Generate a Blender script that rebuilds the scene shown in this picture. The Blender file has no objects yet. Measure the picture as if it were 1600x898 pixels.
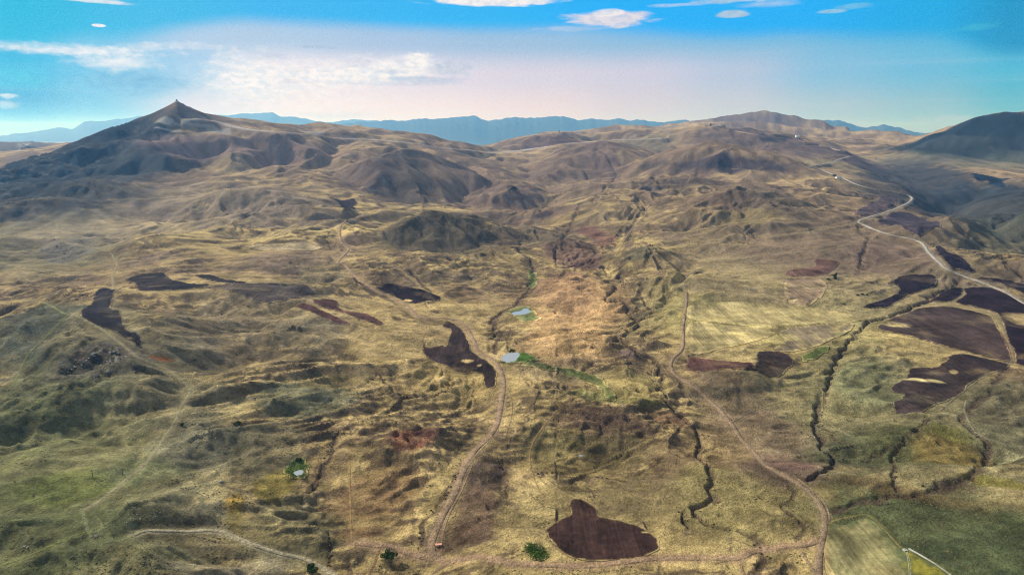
import bpy, math, random, time
import numpy as np
from mathutils import Vector, Matrix
from mathutils.geometry import delaunay_2d_cdt
T0 = time.time()
random.seed(7)
rng = np.random.default_rng(11)
S = bpy.context.scene
C = S.collection
F32 = np.float32

# ------------------------------------------------------------------ camera
CAM_Z = 300.0
FPX = 1043.0
PITCH = math.radians(13.27)
cd = bpy.data.cameras.new('camera')
cam = bpy.data.objects.new('camera', cd); C.objects.link(cam)
cam.location = (0, 0, CAM_Z)
cam.rotation_euler = (math.radians(90) - PITCH, 0, 0)
cd.sensor_width = 36; cd.lens = 36 * FPX / 1600
cd.clip_start = 1; cd.clip_end = 150000
S.camera = cam
S.view_settings.view_transform = 'Standard'; S.view_settings.look = 'None'
S.view_settings.exposure = 0.72; S.view_settings.gamma = 1
# ------------------------------------------------------------------ sun
SUN_EL, SUN_AZ = 31.0, -55.0          # azimuth measured from +Y (view axis), negative = left
sd = bpy.data.lights.new('sun', 'SUN'); so = bpy.data.objects.new('sun', sd); C.objects.link(so)
sd.energy = 4.4; sd.angle = math.radians(3.0); sd.color = (1.0, 0.90, 0.74)
S.cycles.use_denoising = True; S.cycles.denoising_prefilter = 'NONE'; S.cycles.filter_width = 1.2; S.cycles.volume_bounces = 0; S.cycles.max_bounces = 4; S.cycles.diffuse_bounces = 2; S.cycles.volume_max_steps = 64
el, az = math.radians(SUN_EL), math.radians(SUN_AZ)
sv = Vector((math.sin(az) * math.cos(el), math.cos(az) * math.cos(el), math.sin(el)))
so.rotation_euler = sv.to_track_quat('Z', 'Y').to_euler(); so.location = (0, 0, 900)

# ------------------------------------------------------------------ pixel <-> world helpers
cp_, sp_ = math.cos(PITCH), math.sin(PITCH)
def ray(px, py):
    """direction of sight through a point of the photograph (world axes)"""
    x = (px - 800) / FPX; y = (449 - py) / FPX
    return np.array([x, cp_ + y * sp_, -sp_ + y * cp_])
def at(px, py, Y):
    d = ray(px, py); t = Y / d[1]
    return np.array([d[0] * t, Y, CAM_Z + d[2] * t])
def azel(px, py):
    d = ray(px, py); return math.degrees(math.atan2(d[0], d[1])), math.degrees(math.atan2(d[2], math.hypot(d[0], d[1])))

# ------------------------------------------------------------------ world
W = bpy.data.worlds.new('World'); S.world = W; W.use_nodes = True
GAIN0, GAIN1, GAIN2 = (1.03, .98, .97), (1.01, 1.01, 1.09), (.96, .98, 1.04)
def world():
    nt = W.node_tree; N = nt.nodes; L = nt.links
    for n in list(N): N.remove(n)
    out = N.new('ShaderNodeOutputWorld'); bg = N.new('ShaderNodeBackground')
    L.new(bg.outputs[0], out.inputs[0]); bg.inputs[1].default_value = 0.1
    sky = N.new('ShaderNodeTexSky'); sky.sky_type = 'NISHITA'; sky.sun_disc = False
    sky.sun_elevation = el; sky.sun_rotation = az; sky.altitude = 1500; sky.dust_density = 1.5; sky.ozone_density = 2
    tc = N.new('ShaderNodeTexCoord')
    def inp(sock, v):
        if isinstance(v, (int, float)): sock.default_value = v
        elif isinstance(v, tuple): sock.default_value = v if len(v) == len(sock.default_value) else (*v, 1)
        else: L.new(v, sock)
    def M(op, a, b=0.0, c=0.0, clamp=False):
        n = N.new('ShaderNodeMath'); n.operation = op; n.use_clamp = clamp
        inp(n.inputs[0], a); inp(n.inputs[1], b)
        inp(n.inputs[2], c); return n.outputs[0]
    def mix(f, a, b):
        n = N.new('ShaderNodeMix'); n.data_type = 'RGBA'; inp(n.inputs[0], f); inp(n.inputs[6], a); inp(n.inputs[7], b); return n.outputs[2]
    def ss(v, a, b):
        n = N.new('ShaderNodeMapRange'); n.interpolation_type = 'SMOOTHSTEP'
        inp(n.inputs[0], v); inp(n.inputs[1], a); inp(n.inputs[2], b); return n.outputs[0]
    sep = N.new('ShaderNodeSeparateXYZ'); L.new(tc.outputs['Generated'], sep.inputs[0])
    x, y, z = sep.outputs
    U = M('MULTIPLY', M('ARCTAN2', x, y), 57.29578)
    hyp = M('SQRT', M('ADD', M('MULTIPLY', x, x), M('MULTIPLY', y, y)))
    V = M('MULTIPLY', M('ARCTAN2', z, hyp), 57.29578)
    comb = N.new('ShaderNodeCombineXYZ'); L.new(U, comb.inputs[0]); L.new(V, comb.inputs[1])
    def noise(sx, sy, scale, detail=6, rough=0.55, off=(0, 0, 0), dist=0.0):
        mp = N.new('ShaderNodeMapping'); mp.inputs['Scale'].default_value = (sx, sy, 1); mp.inputs['Location'].default_value = off
        L.new(comb.outputs[0], mp.inputs[0])
        n = N.new('ShaderNodeTexNoise'); n.inputs['Scale'].default_value = scale; n.inputs['Detail'].default_value = detail
        n.inputs['Roughness'].default_value = rough; n.inputs['Distortion'].default_value = dist
        L.new(mp.outputs[0], n.inputs[0]); return n.outputs[0]
    big = noise(0.05, 0.35, 1.0, 4, 0.5)
    fine = noise(0.25, 1.1, 1.0, 7, 0.62, (3, 1, 0), 0.4)
    relief = noise(1.3, 2.6, 1.0, 6, 0.6, (5, 2, 4), 0.3)
    puff = noise(0.9, 1.7, 1.0, 7, 0.6, (8, 4, 2))
    K = 10.0 / 2 ** S.view_settings.exposure
    def col(r, g, b, k=K): return (r * k, g * k, b * k, 1)
    def lin(c): return tuple(((v / 255 + .055) / 1.055) ** 2.4 if v > 10 else v / 3294 for v in c)
    U01 = M('DIVIDE', M('ADD', U, 42.0), 84.0, clamp=True)
    def ramp(row, ypx, gain=(1, 1, 1)):
        n = N.new('ShaderNodeValToRGB'); cr = n.color_ramp; cr.interpolation = 'EASE'
        L.new(U01, n.inputs[0])
        for i, (xpx, cc) in enumerate(row):
            p = (azel(xpx, ypx)[0] + 42) / 84
            e_ = cr.elements[i] if i < 2 else cr.elements.new(p)
            e_.position = p; e_.color = (*[a * g * K / 10 for a, g in zip(lin(cc), gain)], 1) if not isinstance(cc, float) else (cc, cc, cc, 1)
        return n.outputs[0]
    def x10(sock):
        n = N.new('ShaderNodeVectorMath'); n.operation = 'SCALE'; L.new(sock, n.inputs[0]); n.inputs['Scale'].default_value = 10; return n.outputs[0]
    low = ramp([(30,(20,130,180)),(150,(105,172,212)),(330,(225,215,222)),(480,(250,232,226)),(650,(245,228,226)),(850,(236,214,214)),(1000,(214,204,214)),(1150,(196,200,216)),(1300,(165,193,214)),(1450,(138,188,212)),(1580,(80,178,210))], 180, GAIN0)
    mid = ramp([(30,(10,168,208)),(150,(84,180,216)),(300,(150,192,220)),(450,(240,225,224)),(650,(225,212,220)),(850,(216,206,216)),(1000,(205,200,215)),(1150,(180,193,215)),(1300,(132,186,218)),(1450,(105,183,218)),(1580,(70,180,214))], 125, GAIN1)
    high = ramp([(30,(95,188,216)),(150,(140,194,222)),(300,(180,200,222)),(450,(178,198,220)),(600,(172,192,218)),(800,(160,188,216)),(1000,(145,186,218)),(1200,(125,184,220)),(1400,(100,182,222)),(1550,(65,178,218))], 65, GAIN2)
    clr = ramp([(10,(0,178,214)),(250,(56,180,226)),(450,(50,176,236)),(700,(34,176,242)),(1000,(0,172,250)),(1250,(0,172,250)),(1450,(0,168,232)),(1595,(0,146,198))], 15, GAIN2)
    clear = x10(clr)
    veil_c = x10(mix(ss(V, 4.4, 6.8), mix(ss(V, 1.5, 4.2), low, mid), high))
    edge = M('MULTIPLY', ramp([(0, .60), (150, .67), (400, .84), (850, .83), (1200, .745), (1450, .68), (1600, .53)], 50), 10.0)
    edge = M('ADD', edge, M('MULTIPLY', M('SUBTRACT', big, 0.5), 0.9))
    d_edge = M('SUBTRACT', edge, V)
    veil_a = M('MULTIPLY', ss(d_edge, -0.3, 1.0), M('ADD', 0.62, M('MULTIPLY', ss(d_edge, 0.0, 1.6), 0.38)))
    c = mix(veil_a, clear, veil_c)
    # streaks in the veil
    st = M('MULTIPLY', ss(noise(0.035, 0.9, 1.0, 5, 0.55, (1, 7, 0)), 0.5, 0.75), 0.22)
    c = mix(M('MULTIPLY', st, ss(d_edge, 0.0, 2.0)), c, col(0.55, 0.66, 0.80))
    def cloud(px, py, rx, ry, ccol, amt, nz=None, soft=0.5, k=1.1, flat=0.0):
        nonlocal c
        a0, e0 = azel(px, py); a1, _ = azel(px + rx, py); _, e1 = azel(px, py - ry)
        du = M('DIVIDE', M('SUBTRACT', U, a0), abs(a1 - a0)); dv = M('DIVIDE', M('SUBTRACT', V, e0), abs(e1 - e0))
        if flat:   # flat-bottomed cumulus
            dv = M('MAXIMUM', dv, M('MULTIPLY', dv, -flat))
        r = M('SQRT', M('ADD', M('MULTIPLY', du, du), M('MULTIPLY', dv, dv)))
        f = M('ADD', M('SUBTRACT', 1.0, r), M('MULTIPLY', M('SUBTRACT', fine if nz is None else nz, 0.5), k * 2))
        m = M('MULTIPLY', ss(f, 0.0, soft), amt)
        shade = M('MULTIPLY', ss(relief, 0.62, 0.36), 0.75)
        c = mix(m, c, mix(shade, ccol, tuple(v * q for v, q in zip(ccol, (.66, .76, .90))) + (1,)))
    white = col(1.0, 0.93, 0.90); grey = col(0.47, 0.52, 0.66); bluesh = col(0.25, 0.50, 0.70)
    # blue hollow on the left under the bright bank
    cloud(180, 128, 150, 34, col(0.20, 0.50, 0.72), 0.85, None, 0.9, 0.5)
    cloud(30, 118, 90, 32, col(0.05, 0.52, 0.72), 0.8, None, 0.9, 0.5)
    cloud(440, 135, 270, 70, white, 0.6, None, 1.3, 0.3)
    cloud(225, 130, 100, 30, col(0.20, 0.42, 0.63), 0.85, None, 0.9, 0.5)
    # bright bank over it
    cloud(110, 80, 190, 15, white, 0.75, puff, 0.9, 0.8, 1.6)
    cloud(180, 96, 90, 22, white, 0.85, puff, 1.0, 0.7)
    cloud(230, 75, 60, 10, white, 0.4, puff, 0.7, 1.2)
    cloud(300, 72, 80, 8, white, 0.3, puff, 0.7, 1.2)
    cloud(385, 125, 75, 55, white, 0.8, puff, 0.8, 0.8)
    # the wide cumulus in the middle, grey base
    cloud(440, 118, 150, 44, white, 0.8, puff, 1.2, 0.4)
    cloud(420, 88, 60, 10, col(0.62, 0.64, 0.76), 0.45, puff, 0.9, 0.8)
    cloud(520, 180, 90, 7, col(0.78, 0.68, 0.70), 0.5, puff, 0.7, 0.9)
    cloud(400, 178, 50, 7, white, 0.7, puff, 0.7, 0.9)
    cloud(610, 110, 160, 32, white, 0.95, puff, 0.9, 0.45, 1.5)
    cloud(700, 100, 70, 14, col(0.62, 0.62, 0.74), 0.6, puff, 0.9, 0.8)
    cloud(560, 98, 40, 10, col(0.66, 0.62, 0.72), 0.55, puff, 0.8, 0.8)
    cloud(620, 130, 130, 6, col(0.58, 0.56, 0.68), 0.7, puff, 0.9, 0.5)
    cloud(560, 120, 120, 18, white, 0.8, puff, 0.6, 0.8)
    cloud(660, 124, 90, 7, grey, 0.6, puff, 0.8, 0.8)
    cloud(655, 94, 30, 16, white, 0.95, puff, 0.5, 0.6)
    cloud(700, 112, 50, 12, grey, 0.5, puff, 0.8, 1.1)
    cloud(610, 112, 40, 6, grey, 0.4, puff, 0.8, 1.1)
    cloud(455, 128, 22, 6, col(0.75, 0.66, 0.68), 0.6, puff, 0.5, 0.8, 1.6)
    cloud(500, 74, 60, 4, grey, 0.6, puff, 0.8, 0.8)
    # sharp wisps high up
    cloud(780, 3, 120, 9, white, 0.95, fine, 0.4, 0.9)
    cloud(955, 30, 78, 15, col(0.80, 0.74, 0.80), 0.95, fine, 0.45, 0.9)
    cloud(950, 20, 30, 8, white, 0.6, fine, 0.4, 1.0)
    cloud(1144, 24, 31, 10, col(0.45, 0.60, 0.75), 0.95, fine, 0.35, 0.25, 2.0)
    cloud(1150, 0, 90, 6, col(0.5, 0.66, 0.80), 0.8, fine, 0.5, 1.0)
    cloud(1300, 18, 30, 4, col(0.35, 0.62, 0.80), 0.8, fine, 0.4, 0.5)
    cloud(890, 45, 90, 6, col(0.62, 0.68, 0.80), 0.5, fine, 0.8, 0.9)
    cloud(1060, 8, 60, 4, col(0.7, 0.75, 0.85), 0.5, fine, 0.7, 1.0)
    cloud(1200, 6, 60, 8, col(0.6, 0.72, 0.85), 0.5, fine, 0.8, 1.0)
    cloud(1330, 11, 40, 6, col(0.25, 0.60, 0.80), 0.5, fine, 0.5, 0.8)
    cloud(154, 40, 13, 3, white, 0.95, fine, 0.4, 0.3)
    cloud(12, 150, 20, 6, col(0.75, 0.8, 0.8), 0.8, puff, 0.5, 0.8)
    cloud(12, 164, 24, 9, col(0.75, 0.8, 0.82), 0.5, puff, 0.7, 0.8)
    cloud(150, 2, 70, 5, white, 0.7, fine, 0.5, 0.9)
    cloud(1485, 186, 40, 9, col(0.45, 0.62, 0.76), 0.75, puff, 0.6, 0.9, 1.6)
    cloud(1440, 186, 22, 10, col(0.40, 0.6, 0.75), 0.6, puff, 0.6, 1.0)
    cloud(1530, 42, 50, 8, col(0.05, 0.52, 0.72), 0.5, fine, 0.7, 1.2)
    cloud(540, 190, 60, 4, white, 0.6, puff, 0.6, 1.2)
    cloud(1170, 168, 60, 4, grey, 0.2, puff, 0.6, 1.2)
    # above the view: mostly even warm grey added as shadow fill, some physical sky
    c = mix(ss(V, 11.0, 20.0), c, mix(0.8, sky.outputs[0], col(0.60, 0.56, 0.52)))
    L.new(c, bg.inputs[0])
world()

# ------------------------------------------------------------------ noise
_gt = rng.random(1024) * 2 * np.pi
GX, GY = np.cos(_gt).astype(F32), np.sin(_gt).astype(F32)
def hsh(ix, iy, seed):
    h = (ix.astype(np.uint32) * np.uint32(374761393) + iy.astype(np.uint32) * np.uint32(668265263) + np.uint32((seed * 2246822519) & 0xffffffff))
    h = (h ^ (h >> np.uint32(13))) * np.uint32(1274126177)
    return h ^ (h >> np.uint32(16))
def pn(x, y, seed=0):
    x = np.asarray(x, F32); y = np.asarray(y, F32)
    fx = np.floor(x); fy = np.floor(y)
    ix = fx.astype(np.int32); iy = fy.astype(np.int32); x = x - fx; y = y - fy
    u = x * x * x * (x * (x * 6 - 15) + 10); v = y * y * y * (y * (y * 6 - 15) + 10)
    def g(dx, dy):
        k = (hsh(ix + dx, iy + dy, seed) & np.uint32(1023)).astype(np.int32)
        return GX[k] * (x - dx) + GY[k] * (y - dy)
    a = g(0, 0); b = g(1, 0); a = a + u * (b - a)
    c = g(0, 1); b = g(1, 1); c = c + u * (b - c)
    return (a + v * (c - a)) * F32(1.5)
def fbm(x, y, wl, octv=4, gain=0.5, seed=0):
    s = 0; a = 1.0; t = 0
    for o in range(octv):
        k = 2.0 ** o / wl
        s = s + a * pn(x * k + o * 17.3, y * k - o * 9.1, seed + o); t += a; a *= gain
    return s / t
def sstep(a, b, v):
    t = np.clip((v - a) / (b - a), 0, 1); return t * t * (3 - 2 * t)
def smax(a, b, k):
    h = np.clip(0.5 + 0.5 * (a - b) / k, 0, 1); return b + (a - b) * h + k * h * (1 - h)

# ------------------------------------------------------------------ land grid (rings and spokes round the camera's foot point)
side = np.array([46 + 134 * ((i + 1) / 34) ** 1.2 for i in range(34)])
ANG = np.radians(np.concatenate([-side[::-1], np.linspace(-46, 46, 960), side[:-1]]))
RAD = np.concatenate([np.linspace(5, 285, 24), np.geomspace(292, 6000, 860), np.geomspace(6100, 90000, 80)])
NA, NR = len(ANG), len(RAD)
AA, RR = np.meshgrid(ANG, RAD)
X = (RR * np.sin(AA)).astype(F32); Y = (RR * np.cos(AA)).astype(F32)
RRf = RR.astype(F32)

# broad heights: thin-plate spline in (azimuth, log distance)
COLS = [-250, 0, 200, 400, 600, 800, 1000, 1200, 1400, 1600, 1850]
ROWS = {
 250:  [45, 32, 14, 3, -3, -8, -6, 5, 22, 34, 40],
 350:  [45, 32, 14, 4, -2, -8, -6, 4, 22, 32, 40],
 480:  [45, 35, 18, 6, 0, -5, -8, -6, 12, 20, 30],
 560:  [46, 34, 20, 8, 2, -4, -6, -10, -14, -10, 0],
 700:  [46, 30, 20, 9, 2, -3, -5, -8, -8, -4, 10],
 900:  [50, 26, 22, 12, 4, -2, -2, 2, 4, 6, 15],
 1200: [60, 30, 28, 20, 10, 0, 2, 8, 14, 14, 20],
 1600: [70, 52, 54, 44, 26, -4, 10, 24, 34, 28, 30],
 2200: [100, 88, 88, 82, 52, 8, 30, 52, 58, 40, 44],
 3000: [130, 130, 168, 176, 118, 38, 78, 112, 100, 66, 70],
 4000: [150, 160, 262, 288, 205, 118, 158, 205, 185, 130, 120],
 5000: [110, 100, 170, 190, 150, 120, 190, 220, 200, 170, 170],
 7000: [0, 0, 60, 80, 60, 60, 190, 235, 200, 180, 180],
 10000:[-150] * 6 + [60, 180, 120, 100, 100],
 15000:[-200] * 11, 30000:[-200] * 11, 90000:[-300] * 11}
pts = []
for Yd, zs in ROWS.items():
    for px, z in zip(COLS, zs):
        dc = Yd * cp_ + (CAM_Z - z) * sp_
        xx = (px - 800) / FPX * dc
        pts.append((math.atan2(xx, Yd), math.log(math.hypot(xx, Yd)), z))
for a in (-160, -120, -80, 80, 120, 160, 180):
    for r, z in ((250, 20), (600, 40), (1500, 60), (4000, 90), (10000, 0), (30000, -200), (90000, -300)):
        pts.append((math.radians(a), math.log(r), z))
pts = np.array(pts)
SC = np.array([2.2, 1.0])
def tps_fit(P, z, lam=0.02):
    n = len(P); d = np.linalg.norm(P[:, None] - P[None], axis=2)
    K = np.where(d > 0, d * d * np.log(d + 1e-12), 0) + lam * np.eye(n)
    A = np.zeros((n + 3, n + 3)); A[:n, :n] = K; A[:n, n] = 1; A[:n, n + 1:] = P; A[n, :n] = 1; A[n + 1:, :n] = P.T
    return np.linalg.solve(A, np.concatenate([z, [0, 0, 0]]))
PP = pts[:, :2] * SC
w = tps_fit(PP, pts[:, 2])
def tps_eval(a, l):
    q0 = (a * SC[0]).astype(F32); q1 = (l * SC[1]).astype(F32); s = np.full(q0.shape, w[-3], F32) + F32(w[-2]) * q0 + F32(w[-1]) * q1
    for i in range(len(PP)):
        d2 = (q0 - F32(PP[i, 0])) ** 2 + (q1 - F32(PP[i, 1])) ** 2 + F32(1e-9)
        s += F32(0.5 * w[i]) * d2 * np.log(d2)
    return s
# evaluate on a coarse subset and interpolate
ia = np.unique(np.linspace(0, NA - 1, 200).astype(int)); ir = np.unique(np.linspace(0, NR - 1, 200).astype(int))
cz = tps_eval(*np.meshgrid(ANG[ia], np.log(RAD[ir])))
tmp = np.stack([np.interp(np.arange(NA), ia, cz[i]) for i in range(len(ir))])
Z = np.stack([np.interp(np.arange(NR), ir, tmp[:, j]) for j in range(NA)], axis=1).astype(F32)
print('base', time.time() - T0)

# domain warp used everywhere
WX = X + 95 * fbm(X, Y, 420, 3, 0.45, 50); WY = Y + 95 * fbm(X, Y, 420, 3, 0.45, 60)

def seg_dist(px, py, P):
    """distance to polyline P (n,k>=2) and interpolated extra columns"""
    best = np.full(px.shape, 1e9, F32); ext = np.zeros(px.shape + (P.shape[1] - 2,), F32); side = np.zeros(px.shape, F32)
    for i in range(len(P) - 1):
        a, b = P[i], P[i + 1]; ab = b[:2] - a[:2]; L2 = float(ab @ ab) + 1e-9
        t = np.clip(((px - a[0]) * ab[0] + (py - a[1]) * ab[1]) / L2, 0, 1)
        dx = px - (a[0] + t * ab[0]); dy = py - (a[1] + t * ab[1]); d = np.sqrt(dx * dx + dy * dy)
        m = d < best
        best = np.where(m, d, best)
        for k in range(P.shape[1] - 2): ext[..., k] = np.where(m, a[2 + k] + t * (b[2 + k] - a[2 + k]), ext[..., k])
        side = np.where(m, np.sign(ab[0] * dy - ab[1] * dx), side)
    return best, ext, side

ridge_amp = np.zeros_like(Z)
def ridge(points, sf, sb=None, k=12, rnd=20, jag=0.0, rough=0.0):
    """raise the land to a crest line; points: (px,py,depth[,slope]); sf slope to the front, sb to the back"""
    global Z, ridge_amp
    P = []
    for p in points:
        q = at(p[0], p[1], p[2]); P.append((q[0], q[1], q[2], p[3] if len(p) > 3 else sf))
    P = np.array(P)
    lo = P[:, :2].min(0) - 2000; hi = P[:, :2].max(0) + 2000
    m = (X > lo[0]) & (X < hi[0]) & (Y > lo[1]) & (Y < hi[1])
    jr = np.where(m.any(1))[0]; jc = np.where(m.any(0))[0]
    if not len(jr): return
    sl = np.s_[jr[0]:jr[-1] + 1, jc[0]:jc[-1] + 1]
    wx = X[sl] + 0.35 * (WX[sl] - X[sl]); wy = Y[sl] + 0.35 * (WY[sl] - Y[sl])
    qx = wx - P[:, 0].mean(); qy = wy - P[:, 1].mean(); ql = np.sqrt(qx * qx + qy * qy) + 15
    wob = 1 + .2 * pn(qx / ql * 2.4 + P[0, 0] * .01, qy / ql * 2.4, 77) + .16 * pn(wx / 170, wy / 170, 78)
    h = None; cr = math.hypot(P[:, 0].mean(), P[:, 1].mean()); ux, uy = P[:, 0].mean() / cr, P[:, 1].mean() / cr
    for i in range(len(P) - 1):
        a_, b_ = P[i], P[i + 1]; ab = b_[:2] - a_[:2]; L2 = float(ab @ ab) + 1e-9
        t = np.clip(((wx - a_[0]) * ab[0] + (wy - a_[1]) * ab[1]) / L2, 0, 1)
        dx = wx - (a_[0] + t * ab[0]); dy = wy - (a_[1] + t * ab[1]); d = np.sqrt(dx * dx + dy * dy)
        slope = a_[3] + t * (b_[3] - a_[3])
        if sb is not None: slope = slope + (sb - slope) * sstep(-.6, .6, (dx * ux + dy * uy) / (d + 6))
        d = d * wob
        hi_ = a_[2] + t * (b_[2] - a_[2]) - slope * (np.sqrt(d * d + rnd * rnd) - rnd) - 40 * (d / 650) ** 3
        h = hi_ if h is None else smax(h, hi_, min(k, 6))
    z0 = Z[sl]
    Z[sl] = smax(z0, h, k)
    if rough: ridge_amp[sl] = np.maximum(ridge_amp[sl], rough * sstep(-10, 30, h - z0))

# left mountain with the peak
ridge([(-260, 380, 2000), (-120, 320, 2300), (0, 264, 2600), (60, 242, 2750), (120, 222, 2900), (180, 200, 3050), (240, 181, 3200),
       (262, 178, 3240), (282, 174, 3280, .4), (310, 179, 3350, .26), (345, 186, 3450, .18), (400, 192, 3700, .16), (450, 196, 3900, .14),
       (500, 193, 4000, .14), (560, 200, 4150, .14), (620, 213, 4250, .13), (690, 231, 4300, .12)], .46, .35, 14, 10, rough=.35)
ridge([(250, 181, 3260), (264, 177, 3270), (273, 168, 3285), (281, 160.5, 3290), (290, 166, 3300), (305, 174, 3320), (325, 181, 3380), (345, 186, 3450)], .5, .6, 5, 5, rough=.3)
ridge([(0, 223, 5200), (-100, 222, 5200), (30, 221, 5200), (75, 225, 5200)], .1, .1, 5, 10)
# right dark mountain
ridge([(1380, 222, 5300), (1440, 213, 5000), (1485, 203, 4700), (1530, 189, 4500), (1572, 178, 4300), (1605, 178, 4250), (1700, 182, 4200), (1850, 215, 4300)], .33, .3, 20, 60, rough=.4)
# high plateau hills, right
ridge([(1000, 199, 7300), (1060, 192, 7600), (1110, 183, 7700), (1150, 177, 7800), (1185, 173, 7900), (1215, 178, 8000), (1262, 198, 8300)], .2, .3, 10, 60, rough=.5)
ridge([(1075, 196, 7000), (1130, 190, 7000), (1180, 192, 7000)], .12, .1, 8, 60, rough=.4)
ridge([(1220, 205, 6800), (1290, 201, 6900), (1340, 203, 6900)], .12, .1, 8, 60, rough=.4)
ridge([(1330, 211, 6000), (1380, 207, 6000), (1418, 208, 5800), (1424, 212, 5800)], .16, .3, 4, 20, rough=.4)
ridge([(900, 207, 6200), (980, 198, 6500), (1015, 200, 6500)], .1, .1, 6, 40, rough=.4)
ridge([(735, 228, 5000), (790, 221, 5000), (850, 211, 4900), (880, 209, 4900), (930, 216, 4900), (960, 218, 4900)], .22, .3, 5, 20, rough=.6)
ridge([(940, 210, 5000), (985, 205, 5000), (1025, 206, 5000)], .22, .3, 5, 20, rough=.6)
ridge([(1055, 207, 4600), (1100, 201, 4600), (1160, 202, 4600), (1230, 209, 4700), (1330, 222, 4400)], .2, .2, 8, 30, rough=.6)
# saddle road shelf
ridge([(690, 232, 4250), (760, 236, 4150), (850, 231, 4150), (935, 220, 4300)], .14, .1, 8, 20, rough=.4)
ridge([(905, 236, 3850), (940, 221, 3900), (975, 235, 3850)], .33, .3, 8, 12, rough=.8)
ridge([(870, 262, 3300), (905, 251, 3450), (925, 246, 3500)], .33, .33, 8, 12, rough=.8)
# hills and spurs: crest line and foot as seen, placed in depth by the slope between the two
Zb = Z.copy()
def hit(px, py, ZZ=None, near=0.0):
    """sight line through a photo point against the land -> ground point"""
    ZZ = Z if ZZ is None else ZZ
    d = ray(px, py); a = math.atan2(d[0], d[1]); sl = d[2] / math.hypot(d[0], d[1])
    j = int(np.clip(np.searchsorted(ANG, a) - 1, 0, NA - 2)); t = (a - ANG[j]) / (ANG[j + 1] - ANG[j])
    h = ZZ[:, j] * (1 - t) + ZZ[:, j + 1] * t
    df = h - (CAM_Z + sl * RAD)
    k = np.where((df > 0) & (RAD > max(near, 200)))[0]
    if not len(k):
        q = (RAD > max(near, 1500)) & (RAD < 9000)
        i = int(np.argmax(np.where(q, (h - CAM_Z) / RAD, -9))); r = RAD[i]
    else:
        i = k[0]; f = df[i - 1] / (df[i - 1] - df[i]); r = RAD[i - 1] + f * (RAD[i] - RAD[i - 1])
    return np.array([r * math.sin(a), r * math.cos(a)])
def hill(points, foot, s, back=None, k=9, rnd=16, rough=.3):
    P = []
    for i, (px, py) in enumerate(points):
        f = foot if isinstance(foot, (int, float)) else foot[i]
        q = hit(px, f, Zb); rf = math.hypot(*q)
        zf = CAM_Z + rf * ray(px, f)[2] / math.hypot(*ray(px, f)[:2]); kc = -ray(px, py)[2] / math.hypot(*ray(px, py)[:2])
        rc = (CAM_Z - zf + s * rf) / (s + kc)
        P.append((px, py, rc * math.cos(math.atan2(ray(px, py)[0], ray(px, py)[1]))))
    ridge(P, s, back if back is not None else s * .8, k, rnd, rough=rough)
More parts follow.
